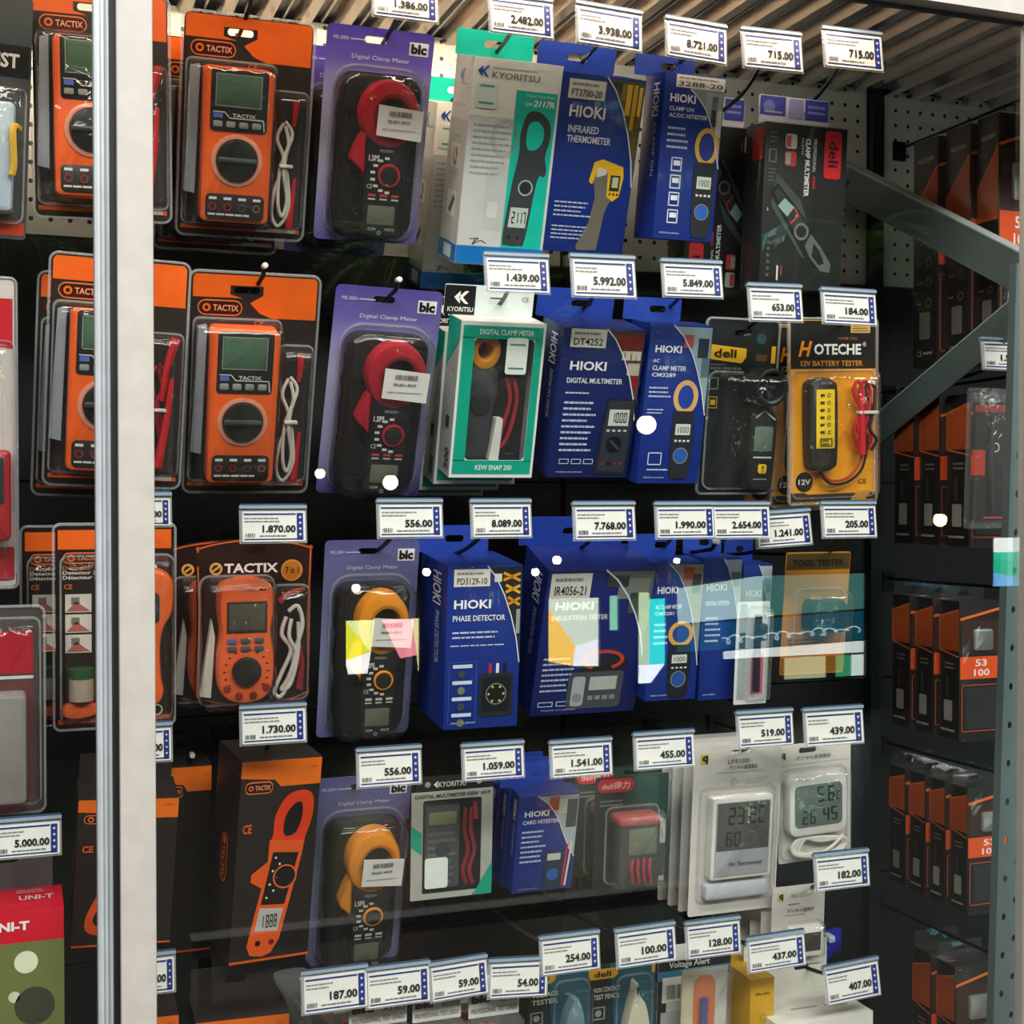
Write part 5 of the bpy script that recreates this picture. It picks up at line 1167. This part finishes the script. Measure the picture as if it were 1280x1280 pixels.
mb = MB(); prism(mb, [spline(t.pts([(.0, .05), (.3, 0), (.8, .02), (1, .1), (.8, .3), (.95, .6), (1, 1), (.1, 1), (.2, .6), (.25, .3)]), 4)], .004, -.02, FILM, .007); mb.build('clear_bag', t.root)
t.wire('lead_cable', [(.5, .3, -.004), (.7, .5, -.008), (.4, .7, -.006), (.8, .9, -.006)], .003, '#6a4a4c')
t = Thing('loose_bag', 'clear bag with pinkish leads hanging under the 187.00 ticket', 'bag', Q((378, 1255), (432, 1252), (434, 1390), (380, 1392)), 1.57, tilt=4)
mb = MB(); prism(mb, [t.rr(0, 0, 1, 1, .15)], .004, -.02, FILM, .008); mb.build('clear_bag', t.root)
for k in range(3): t.wire('lead_cable', [(.3 + k * .15, .05, -.006), (.6, .2, -.01), (.35 + k * .1, .5, -.008), (.7, .9, -.006)], .003, '#8a6468')

def teal_card(label, title, q, kind):
    t = Thing('tester_pack', label, 'tester', q, 1.60, 'blue green tester cards', tilt=4)
    t.card(mat('#123038', .4), .03, None); f = t.face('card_print'); f.poly([(.3, .0), (1, 0), (1, 1), (.5, 1)], '#1c5a72', 1); f.rect(0, 0, .24, 1, '#20221f', 1)
    f.poly([(0, .03), (.42, .03), (.42, .08), (.36, .1), (0, .1)], '#e0a41c', 2); f.text('deli', .06, .045, .32, .085, '#2c2008', .03); f.rect(.94, .0, .99, .1, '#e0a41c', 2)
    for k, l in enumerate(title): f.text(l, .06, .155 + k * .05, .46, .19 + k * .05, '#d4dad8', .03)
    for k in range(2): f.frame(.05, .29 + k * .13, .24, .38 + k * .13, .02, '#8f9890', 2); f.disc(.14, .335 + k * .13, .05, '#8f9890', 2)
    f.build()
    if kind: t.pr('tester_head', spline(t.pts([(.62, .13), (.66, .13), (.68, .2), (.80, .3), (.84, .5), (.5, .5), (.54, .3), (.60, .2)]), 4), -.001, -.02, mat('#d9d6c0', .4), .004); t.pr('tester_body', t.rr(.5, .5, .84, .98, .04), -.001, -.022, mat('#d0cdb8', .4), .004)
    else: t.pr('tester_head', t.pts([(.55, .28), (.64, .2), (.72, .2), (.80, .3), (.84, .42), (.48, .42)]), -.001, -.02, mat('#7a9cac', .25), .004); t.pr('tester_body', t.rr(.5, .42, .82, .98, .03), -.001, -.022, mat('#1a1c1e', .4), .004)
    t.shell(.42, .1, .94, .99, .03, .12)
teal_card('teal carded voltage tester with yellow logo under ticket 254.00', ('VOLTAGE', 'TESTER'), Q((662, 1212), (741, 1206), (736, 1385), (655, 1390)), 0)
teal_card('teal carded test pencil with white tip under ticket 100.00', ('NON CONTACT', 'TEST PENCIL'), Q((739, 1206), (820, 1198), (814, 1378), (732, 1384)), 1)
t = Thing('voltage_alert_pack', 'black topped voltage alert pack with barcode label, bottom row', 'tester', Q((824, 1182), (914, 1174), (908, 1370), (818, 1376)), 1.60, tilt=4)
t.card(mat('#c9c7bc', .4), .03, None); f = t.face('card_print'); f.rect(0, 0, 1, .1, '#d8d8d4', 1); f.rect(0, .1, 1, .16, '#1a1a1a', 1); f.text('Voltage Alert', .14, .105, .7, .155, '#e0e0dc', .02); f.rect(0, .16, 1, .22, '#3a7ca4', 1); f.rect(0, .22, .12, 1, '#26262a', 1)
f.rect(.06, .2, .38, .36, '#e2e2de', 2); f.bars(.12, .25, .34, .34, '#33333a', 10); f.rect(.05, .42, .42, .62, '#b0b2b0', 2); f.line([(.1, .58), (.3, .53), (.4, .45)], .02, '#55554c', 3); f.rect(.05, .68, .42, .85, '#9aa0a0', 2); f.build()
t = Thing('test_pen_sleeve', 'clear sleeve with orange and violet test pen, bottom row', 'test pen', Q((853, 1213), (910, 1209), (905, 1330), (849, 1334)), 1.57, tilt=4)
t.pr('insert', t.rr(0, 0, 1, 1, .03), .001, 0, mat('#d8cfae', .5)); f = t.face('insert_print'); f.poly([(.55, 0), (1, 0), (1, 1), (.6, 1)], '#d9d6d2', 1); f.rr(.26, .06, .74, 1, '#e0783c', .2, 2); f.build()
t.wire('test_pen', [(.46, .28, -.006), (.45, .6, -.006), (.45, .98, -.006)], .0055, '#4a4a8c'); mb = MB(); prism(mb, [t.rr(-.02, -.02, 1.02, 1, .03)], .002, -.014, FILM, .004); mb.build('clear_sleeve', t.root)
def yellow_carton(label, q, Y):
    t = Thing('small_carton', label, 'box', q, Y, 'small yellow cartons', tilt=2); t.carton(mat('#c99b22', .4), .06)
    f = t.face('front_print'); f.text('PIL-101', .22, .14, .78, .165, '#4a3608', .02); f.ring(.55, .4, .14, .02, '#a87a14', 2); f.line([(.44, .45), (.38, .52)], .02, '#a87a14'); f.build(); return t
y1 = yellow_carton('small yellow carton in clear wrap beside the white carton', Q((938, 1224), (968, 1222), (966, 1345), (936, 1346)), 1.55)
y1.copy(.068, 'small yellow carton standing behind its twin', dx=-.002, dz=.0)
# white carton with open lid and the blue bag above it
t = Thing('white_carton', 'white carton with hang flap below the ticket 407.00', 'box', Q((975, 1277), (1094, 1268), (1090, 1380), (972, 1388)), 1.52, tilt=0)
t.carton(mat('#d9d8d0', .45), .09); t.tab(mat('#cfcec6', .45), .09, .62, .0, .9, (.62, .16)); g = t.top('top_print', .09); g.lines(.3, .5, .6, .6, 1, '#a8a49c', 3); g.text('A-MART', .64, .5, .88, .66, '#b86a5c', .02); g.build()
t = Thing('blue_bag', 'crumpled bright blue bag behind the small thermometers', 'bag', Q((985, 1165), (1052, 1162), (1052, 1215), (985, 1222)), 1.70, tilt=0)
rd = random.Random(5); mb = MB(); nx, nz = 10, 8; BM = mat('#1a2aa0', .3, bump=.3, bscale=40)
vs_ = []
for sgn in (1, -1):
    for j in range(nz + 1):
        for i in range(nx + 1):
            a, b = i / nx, j / nz; e = math.sin(math.pi * min(max(a, .0), 1)) * math.sin(math.pi * b)
            x, z = t.p(a, b * (0.8 + .25 * math.sin(a * 5))); vs_.append(Vector((x, -sgn * (.022 * e ** .6) + .006 * (rd.random() - .5) * (1 if e > .05 else 0), z + .004 * (rd.random() - .5))))
N = (nx + 1) * (nz + 1)
fs_ = []
for s_ in (0, N):
    for j in range(nz):
        for i in range(nx): k = s_ + j * (nx + 1) + i; fs_.append((k, k + 1, k + nx + 2, k + nx + 1))
mb.add(vs_, fs_, BM); mb.build('bag_skin', t.root); t.pr('tie', t.rr(.55, .0, .68, .16, .03), -.012, -.03, mat('#c9ccd8', .4), .003)

# ================================================================== second bay: hole saw boxes hung in depth
def saw_box(label, u, vt, vb, Yf, D, Wd, style):
    """left front edge at pixel u, top vt, bottom vb; depth D"""
    wpx = (at(u + 100, vt, Yf).x - at(u, vt, Yf).x) / 100; wp = Wd / wpx
    sl = .13 * (1 if vt < 611 else -1)
    t = Thing('hole_saw_box', label, 'box', Q((u, vt), (u + wp, vt + wp * (611 - vt) / 4600), (u + wp, vb + wp * (611 - vb) / 4600), (u, vb)), Yf, 'black and orange hole saw boxes', tilt=0)
    W, H = t.W, t.H
    t.carton(mat('#1d1a18', .35), D, 'tray')
    s = t.side('side_print', D)
    if style == 0:
        s.poly([(.0, .42), (0, .30), (1, .13), (1, .42)], '#b8541c', 1); s.line([(0, .30), (1, .13)], .05, '#e06a24', 2); s.text('HOLE SAW', .2, .08, .85, .10, '#b8b4ae')
        s.rect(0, .42, 1, .435, '#d8602a', 2)
        for k in range(3): s.ring(.65, .54 + k * .09, .12, .03, ['#9a9890', '#6a9a5c', '#a85a4a'][k], 2); s.lines(.15, .53 + k * .09, .45, .55 + k * .09, 1, '#77746c', k)
        s.rr(.28, .76, .72, .88, '#6f6c66', .05, 2); s.text('CE', .2, .93, .4, .955, '#b0ada6'); s.lines(.45, .93, .85, .955, 1, '#9a978f', 3)
    else:
        s.poly([(.0, .36), (0, .12), (1, .06), (1, .36)], '#b04c18', 1); s.line([(0, .36), (0, .12), (1, .06)], .06, '#d8642a', 2); s.line([(0, .36), (1, .40)], .05, '#d8642a', 2)
        s.lines(.3, .44, .8, .5, 2, '#77746c', 3); s.rect(.35, .55, .48, .7, '#3c3a36', 2)
        s.rr(.25, .72, .68, .87, '#9a9790', .05, 2); s.lines(.1, .92, .85, .955, 1, '#a8a59e', 4)
    s.build()
    f = t.face('front_print'); f.rect(.04, .14, .96, .38, '#3a2018', 1); f.poly([(.02, .40), (.98, .40), (.98, .56), (.02, .56)], '#e0521c', 2); f.text('53', .35, .42, .6, .47, '#f2e6de', .02); f.text('100', .32, .49, .66, .54, '#f2e6de', .02)
    f.line([(0.02, .13), (.98, .05)], .05, '#e06a24', 2); f.rect(.15, .62, .85, .92, '#26282a', 1); f.frame(.05, .6, .95, .94, .02, '#a84a24', 2); f.build()
    t.pr('saw_cup', t.rr(.28, .2, .72, .36, .06), -.001, -.006, mat('#a8aaa8', .3, .7), .004)
    a, b = t.p(.02, 0), t.p(.98, -.10)
    t.pr('hang_tab', [rrect(a[0], a[1], b[0], b[1], .004, 2), rrect(-.012, b[1] - .016, .012, b[1] - .010, .002, 2)], D, D - .001, CLEARBOX)
    mb = MB(); prism(mb, [t.rr(-.02, -.004, 1.02, 1.004, .02, 2)], D, -.008, CLEARBOX, .002); mb.build('clear_case', t.root)
    return t
ords = ('front', 'second', 'third', 'fourth', 'fifth')
def saw_row(rowname, edges, vtop, vbot, Y0, style, Wd=.085):
    """edges: pixel columns of the left front edges, front box first, last value the rear edge of the rearmost"""
    u0 = edges[0]; X = at(u0, (vtop + vbot) / 2, Y0).x; first = None
    for i in range(len(edges) - 1):
        Yf = Y0 * (u0 - 29) / (edges[i] - 29); Yr = Y0 * (u0 - 29) / (edges[i + 1] - 29)
        sc_ = (edges[i] - 29) / (u0 - 29)
        saw_box(f'black and orange hole saw box, {ords[i]} on the {rowname} hook behind the braces', edges[i], 611 + (vtop - 611) * sc_, 611 + (vbot - 611) * sc_, Yf, (Yr - Yf) * .94, Wd, style)
    # its hook, running back to the peg panel
    top = at(u0, vtop, Y0)
    o = bpy.data.objects.new('display_hook', None); COL.objects.link(o); o.location = (X + Wd / 2, BACK_Y, top.z + .02)
    tag(o, f'plain wire hook carrying the {rowname} row of hole saw boxes', 'hook', 'hooks of the second bay')
    mb = MB(); tube(mb, [(0, 0, 0), (0, -.1, .0), (0, Y0 - .04 - BACK_Y, .004), (0, Y0 - .055 - BACK_Y, .016)], .0028, HOOKM); mb.build('hook_wire', o)
    mb = MB(); box(mb, -.012, .012, -.004, 0, -.02, .012, HOOKM); mb.build('back_plate', o, smooth=False)
saw_row('topmost', (1248, 1212, 1172, 1132), 140, 446, 1.62, 0)
saw_row('second', (1212, 1174, 1142, 1111), 492, 684, 1.66, 1)
saw_row('third', (1199, 1166, 1137, 1109), 752, 926, 1.68, 1)
saw_row('fourth', (1209, 1181, 1156, 1131, 1106), 985, 1142, 1.66, 1)
saw_row('lowest', (1193, 1163, 1134), 1208, 1400, 1.66, 1)
t = Thing('clear_bag_pack', 'clear bagged tool with red strip beside the slotted post', 'bag', Q((1212, 486), (1268, 484), (1262, 660), (1206, 662)), 1.60, tilt=2)
t.pr('insert', t.rr(.12, .1, .9, .94, .03), .001, 0, mat('#1f1a1a', .4)); f = t.face('insert_print'); f.rect(.14, .12, .88, .17, '#8a241c', 1); f.rect(.1, .44, .4, .62, '#b8301c', 1); f.ring(.62, .42, .09, .025, '#c9c5bc', 2); f.line([(.4, .92), (.88, .92)], .03, '#c0502c', 2); f.build()
t.wire('tool_blade', [(.5, .2, -.006), (.48, .5, -.006), (.55, .88, -.006)], .004, '#2a2c2e'); mb = MB(); prism(mb, [t.rr(0, 0, 1, 1, .06)], .004, -.016, FILM, .006); mb.build('clear_bag', t.root)

# ================================================================== the shop behind the camera, seen mirrored in the glass
WY = -5.0
a0, a1 = refl(300, 730, WY), refl(1330, 855, WY)
mb = MB(); DK = mat('#141414', .7)
box(mb, -5, 12, WY - .2, WY, 0, 4.2, DK); struct(mb.build('wall_shopfront', smooth=False))
def glow(name, hexc, k):
    m = mat(hexc, .5, emit=k * 2.6); return m
def shop_window(idx, u0, v0, u1, v1, panes):
    A, B = refl(u0, v0, WY), refl(u1, v1, WY)
    x0, x1, z0, z1 = A.x, B.x, B.z, A.z
    mb = MB(); fw = .03
    for r in ((x0 - fw, x1 + fw, z1, z1 + fw), (x0 - fw, x1 + fw, z0 - fw, z0), (x0 - fw, x0, z0, z1), (x1, x1 + fw, z0, z1)): box(mb, r[0], r[1], WY, WY + .05, r[2], r[3], mat('#26282a', .5))
    w_ = struct(mb.build('window_%d' % idx, smooth=False))
    for (pts, c, e) in panes:
        mb = MB(); prism(mb, [[(x0 + (x1 - x0) * a, z1 - (z1 - z0) * b) for a, b in pts]], WY + .02, WY + .012, glow('daylit', c, e), 0); mb.build('pane', w_, smooth=False)
R4 = lambda a, b, c, d: [(a, d), (c, d), (c, b), (a, b)]
shop_window(1, 430, 775, 522, 838, [([(0, .75), (.35, .6), (0, 0)], '#e8e83a', 7), ([(0, 0), (.35, .6), (.4, 0)], '#cfe8a0', 8), ([(.5, 0), (.9, 0), (.98, .7), (.75, .75)], '#f08a94', 7), ([(.9, 0), (1, 0), (1, 1), (.98, .7)], '#f0e0a0', 7), ([(0, .75), (.35, .6), (.3, 1), (.05, 1)], '#f2f2f0', 8)])
shop_window(2, 682, 748, 746, 832, [([(0, .1), (0, 0), (1, 0), (1, .6), (.55, .7)], '#c8d4b8', 8), ([(0, .1), (.55, .7), (.5, .98), (0, .9)], '#f2c020', 8), ([(.55, .7), (1, .6), (1, 1), (.5, .98)], '#e8ecea', 8)])
shop_window(3, 758, 744, 770, 787, [(R4(0, 0, 1, 1), '#8fd8a8', 6)])
shop_window(4, 794, 740, 829, 852, [(R4(0, 0, .45, .8), '#b8cfa8', 7), (R4(.45, .08, 1, .8), '#2adccc', 7), ([(0, 1), (.5, 1.0), (1, .8), (0, .8)], '#f0f4f4', 8)])
shop_window(5, 842, 722, 1077, 846, [([(.02, .42), (0, .1), (.45, .0), (.45, .38)], '#b8d8cc', 4.5), ([(.45, .0), (1, -.0), (1, .34), (.45, .38)], '#5a9a94', 2.6), ([(0, .44), (1, .36), (1, .64), (0, .68)], '#0f5a70', 3), ([(.25, .69), (1, .65), (1, .76), (.25, .76)], '#e4f0ec', 5), (R4(.57, .78, .79, .98), '#c9cfa4', 4), (R4(.85, .78, .93, .98), '#3aa87a', 4), (R4(.935, .78, 1, .98), '#dff0e8', 5)])
shop_window(6, 1236, 672, 1300, 731, [([(0, .3), (0, 0), (1, 0), (1, .3)], '#e8ece8', 7), ([(0, .3), (1, .3), (1, .5), (0, .45)], '#26c8a0', 6), ([(0, .45), (1, .5), (1, .95), (0, .7)], '#1ab48c', 6), ([(0, .7), (1, .95), (1, 1), (0, 1)], '#6ab0e8', 6)])
# a white script across the teal signboard of window five
A, B = refl(900, 800, WY), refl(1070, 785, WY); mb = MB(); P = []
for i in range(220):
    q = i / 219; P.append((A.x + (B.x - A.x) * q + .03 * math.sin(i * .33), WY + .03, A.z + (B.z - A.z) * q + .028 * math.cos(i * .33) * (.55 + .45 * math.sin(i * .09))))
tube(mb, P, .004, glow('sign', '#d8ecec', 4), 5); o = mb.build('sign_script', bpy.data.objects['window_5'])
def pendant(u, v, rpx, Y, label):
    p = refl(u, v, Y); d = (2 * GLASS_Y - Y) / .9; r = rpx * d / F
    root = bpy.data.objects.new('pendant_lamp', None); COL.objects.link(root); root.location = p
    tag(root, label, 'lamp', 'pendant lamps of the shop')
    mb = MB(); n, m_ = 14, 8; prof = [(math.sin(math.pi * j / m_) * r, -math.cos(math.pi * j / m_) * r) for j in range(m_ + 1)]
    vs_ = [Vector((a * math.cos(6.2832 * i / n), a * math.sin(6.2832 * i / n), z)) for a, z in prof for i in range(n)]
    mb.add(vs_, [(j * n + i, j * n + (i + 1) % n, (j + 1) * n + (i + 1) % n, (j + 1) * n + i) for j in range(m_) for i in range(n)], mat('#fff0c8', .4, emit=42))
    mb.build('bulb', root)
    mb = MB(); tube(mb, [(0, 0, r * .8), (0, 0, r * 1.9)], r * .45, mat('#2a2a2a', .5), 10); mb.build('socket', root)
    mb = MB(); tube(mb, [(0, 0, r * 1.8), (0, 0, 3.9 - p.z)], .003, mat('#0d0d0d', .6), 5); mb.build('cord', root)
for a in ((488, 603, 9, -3.0, 'bulb mirrored over the second row purple clamp pack'), (808, 531, 12, -2.6, 'largest bulb, mirrored between the two second row blue boxes'),
          (1175, 650, 9, -3.2, 'bulb mirrored below the lower diagonal brace'), (445, 735, 5, -4.0, 'small bulb mirrored over the third row clamp pack'),
          (533, 715, 5, -4.1, 'small bulb mirrored over the phase detector box edge'), (669, 715, 5, -4.3, 'small bulb mirrored on the widest blue box corner'),
          (696, 700, 5.5, -4.4, 'small bulb mirrored on the widest blue box top'), (846, 701, 4, -4.2, 'smallest bulb, mirrored over the narrow blue boxes'),
          (400, 592, 6, -4.0, 'bulb mirrored at the right edge of the second row multimeter')): pendant(*a)
# low rail standing behind the camera
A, B = refl(240, 1185, -1.2), refl(885, 1118, -1.2)
root = bpy.data.objects.new('bumper_rail', None); COL.objects.link(root); root.location = ((A.x + B.x) / 2, -1.2, 0)
tag(root, 'long low grey rail mirrored as a pale bar below the fourth row', 'rail')
hw = (B.x - A.x) / 2; zt_ = refl(600, 1136, -1.2).z
mb = MB(); box(mb, -hw, hw, -.07, 0, zt_ - .05, zt_, mat('#a8a8a4', .5)); mb.build('rail_bar', root, smooth=False)
for sx in (-1, 1):
    for yy in (-.055, -.015):
        mb = MB(); box(mb, sx * (hw - .04) - .015, sx * (hw - .04) + .015, yy - .015, yy + .015, 0, zt_ - .06, mat('#26282a', .5)); mb.build('leg', root, smooth=False)

# hanging ferns of the shop, behind the camera
FERN = mat('#3f7a2c', .45, vary=.3); STEM = mat('#4a5a26', .6)
fm = MB(); N = 16
for i in range(N):
    q = (i + .6) / N; cx, cz = .46 * q, .14 * math.sin(q * 2.4) - .26 * q * q; l = .085 * math.sin(math.pi * min(1, q * .86 + .12)) + .012
    for s_ in (-1, 1):
        fm.face([Vector((cx - .009, 0, cz)), Vector((cx + .012, s_ * l * .5, cz + .004)), Vector((cx + .03, s_ * l, cz - .018)), Vector((cx + .002, s_ * l * .45, cz - .006))], FERN)
tube(fm, [(.46 * q / 10, 0, .14 * math.sin(q / 10 * 2.4) - .26 * (q / 10) ** 2) for q in range(11)], .003, STEM, 4)
frond0 = None; rd = random.Random(8)
for u, v, Y, lab in ((20, 300, -1.3, 'fern mirrored behind the left edge packs'), (505, 345, -2.4, 'fern mirrored between the two red jawed clamp packs'), (760, 380, -1.3, 'fern mirrored between the upper blue boxes'), (1080, 330, -2.4, 'fern mirrored beside the clear boxed clamp')):
    p = refl(u, v, Y); root = bpy.data.objects.new('hanging_fern', None); COL.objects.link(root); root.location = p
    tag(root, lab, 'plant', 'hanging ferns of the shop')
    for k in range(26):
        if frond0 is None: o = frond0 = fm.build('frond', root, smooth=False)
        else: o = frond0.copy(); COL.objects.link(o); o.parent = root
        o.rotation_euler = (rd.uniform(-.3, .3), rd.uniform(-.9, .5), k * 2.4 + rd.random() * .4); sc0 = rd.uniform(.55, .95); o.scale = (sc0,) * 3
    mb = MB(); prism(mb, [ell(0, 0, .10, .10, 18)], .06, -.06, mat('#3a2e26', .6), .01); b_ = mb.build('basket', root); b_.rotation_euler = (math.pi / 2, 0, 0); b_.location = (0, 0, -.05)
    mb = MB(); tube(mb, [(0, 0, 0), (0, 0, 3.9 - p.z)], .003, mat('#0d0d0d', .6), 5); mb.build('cord', root)
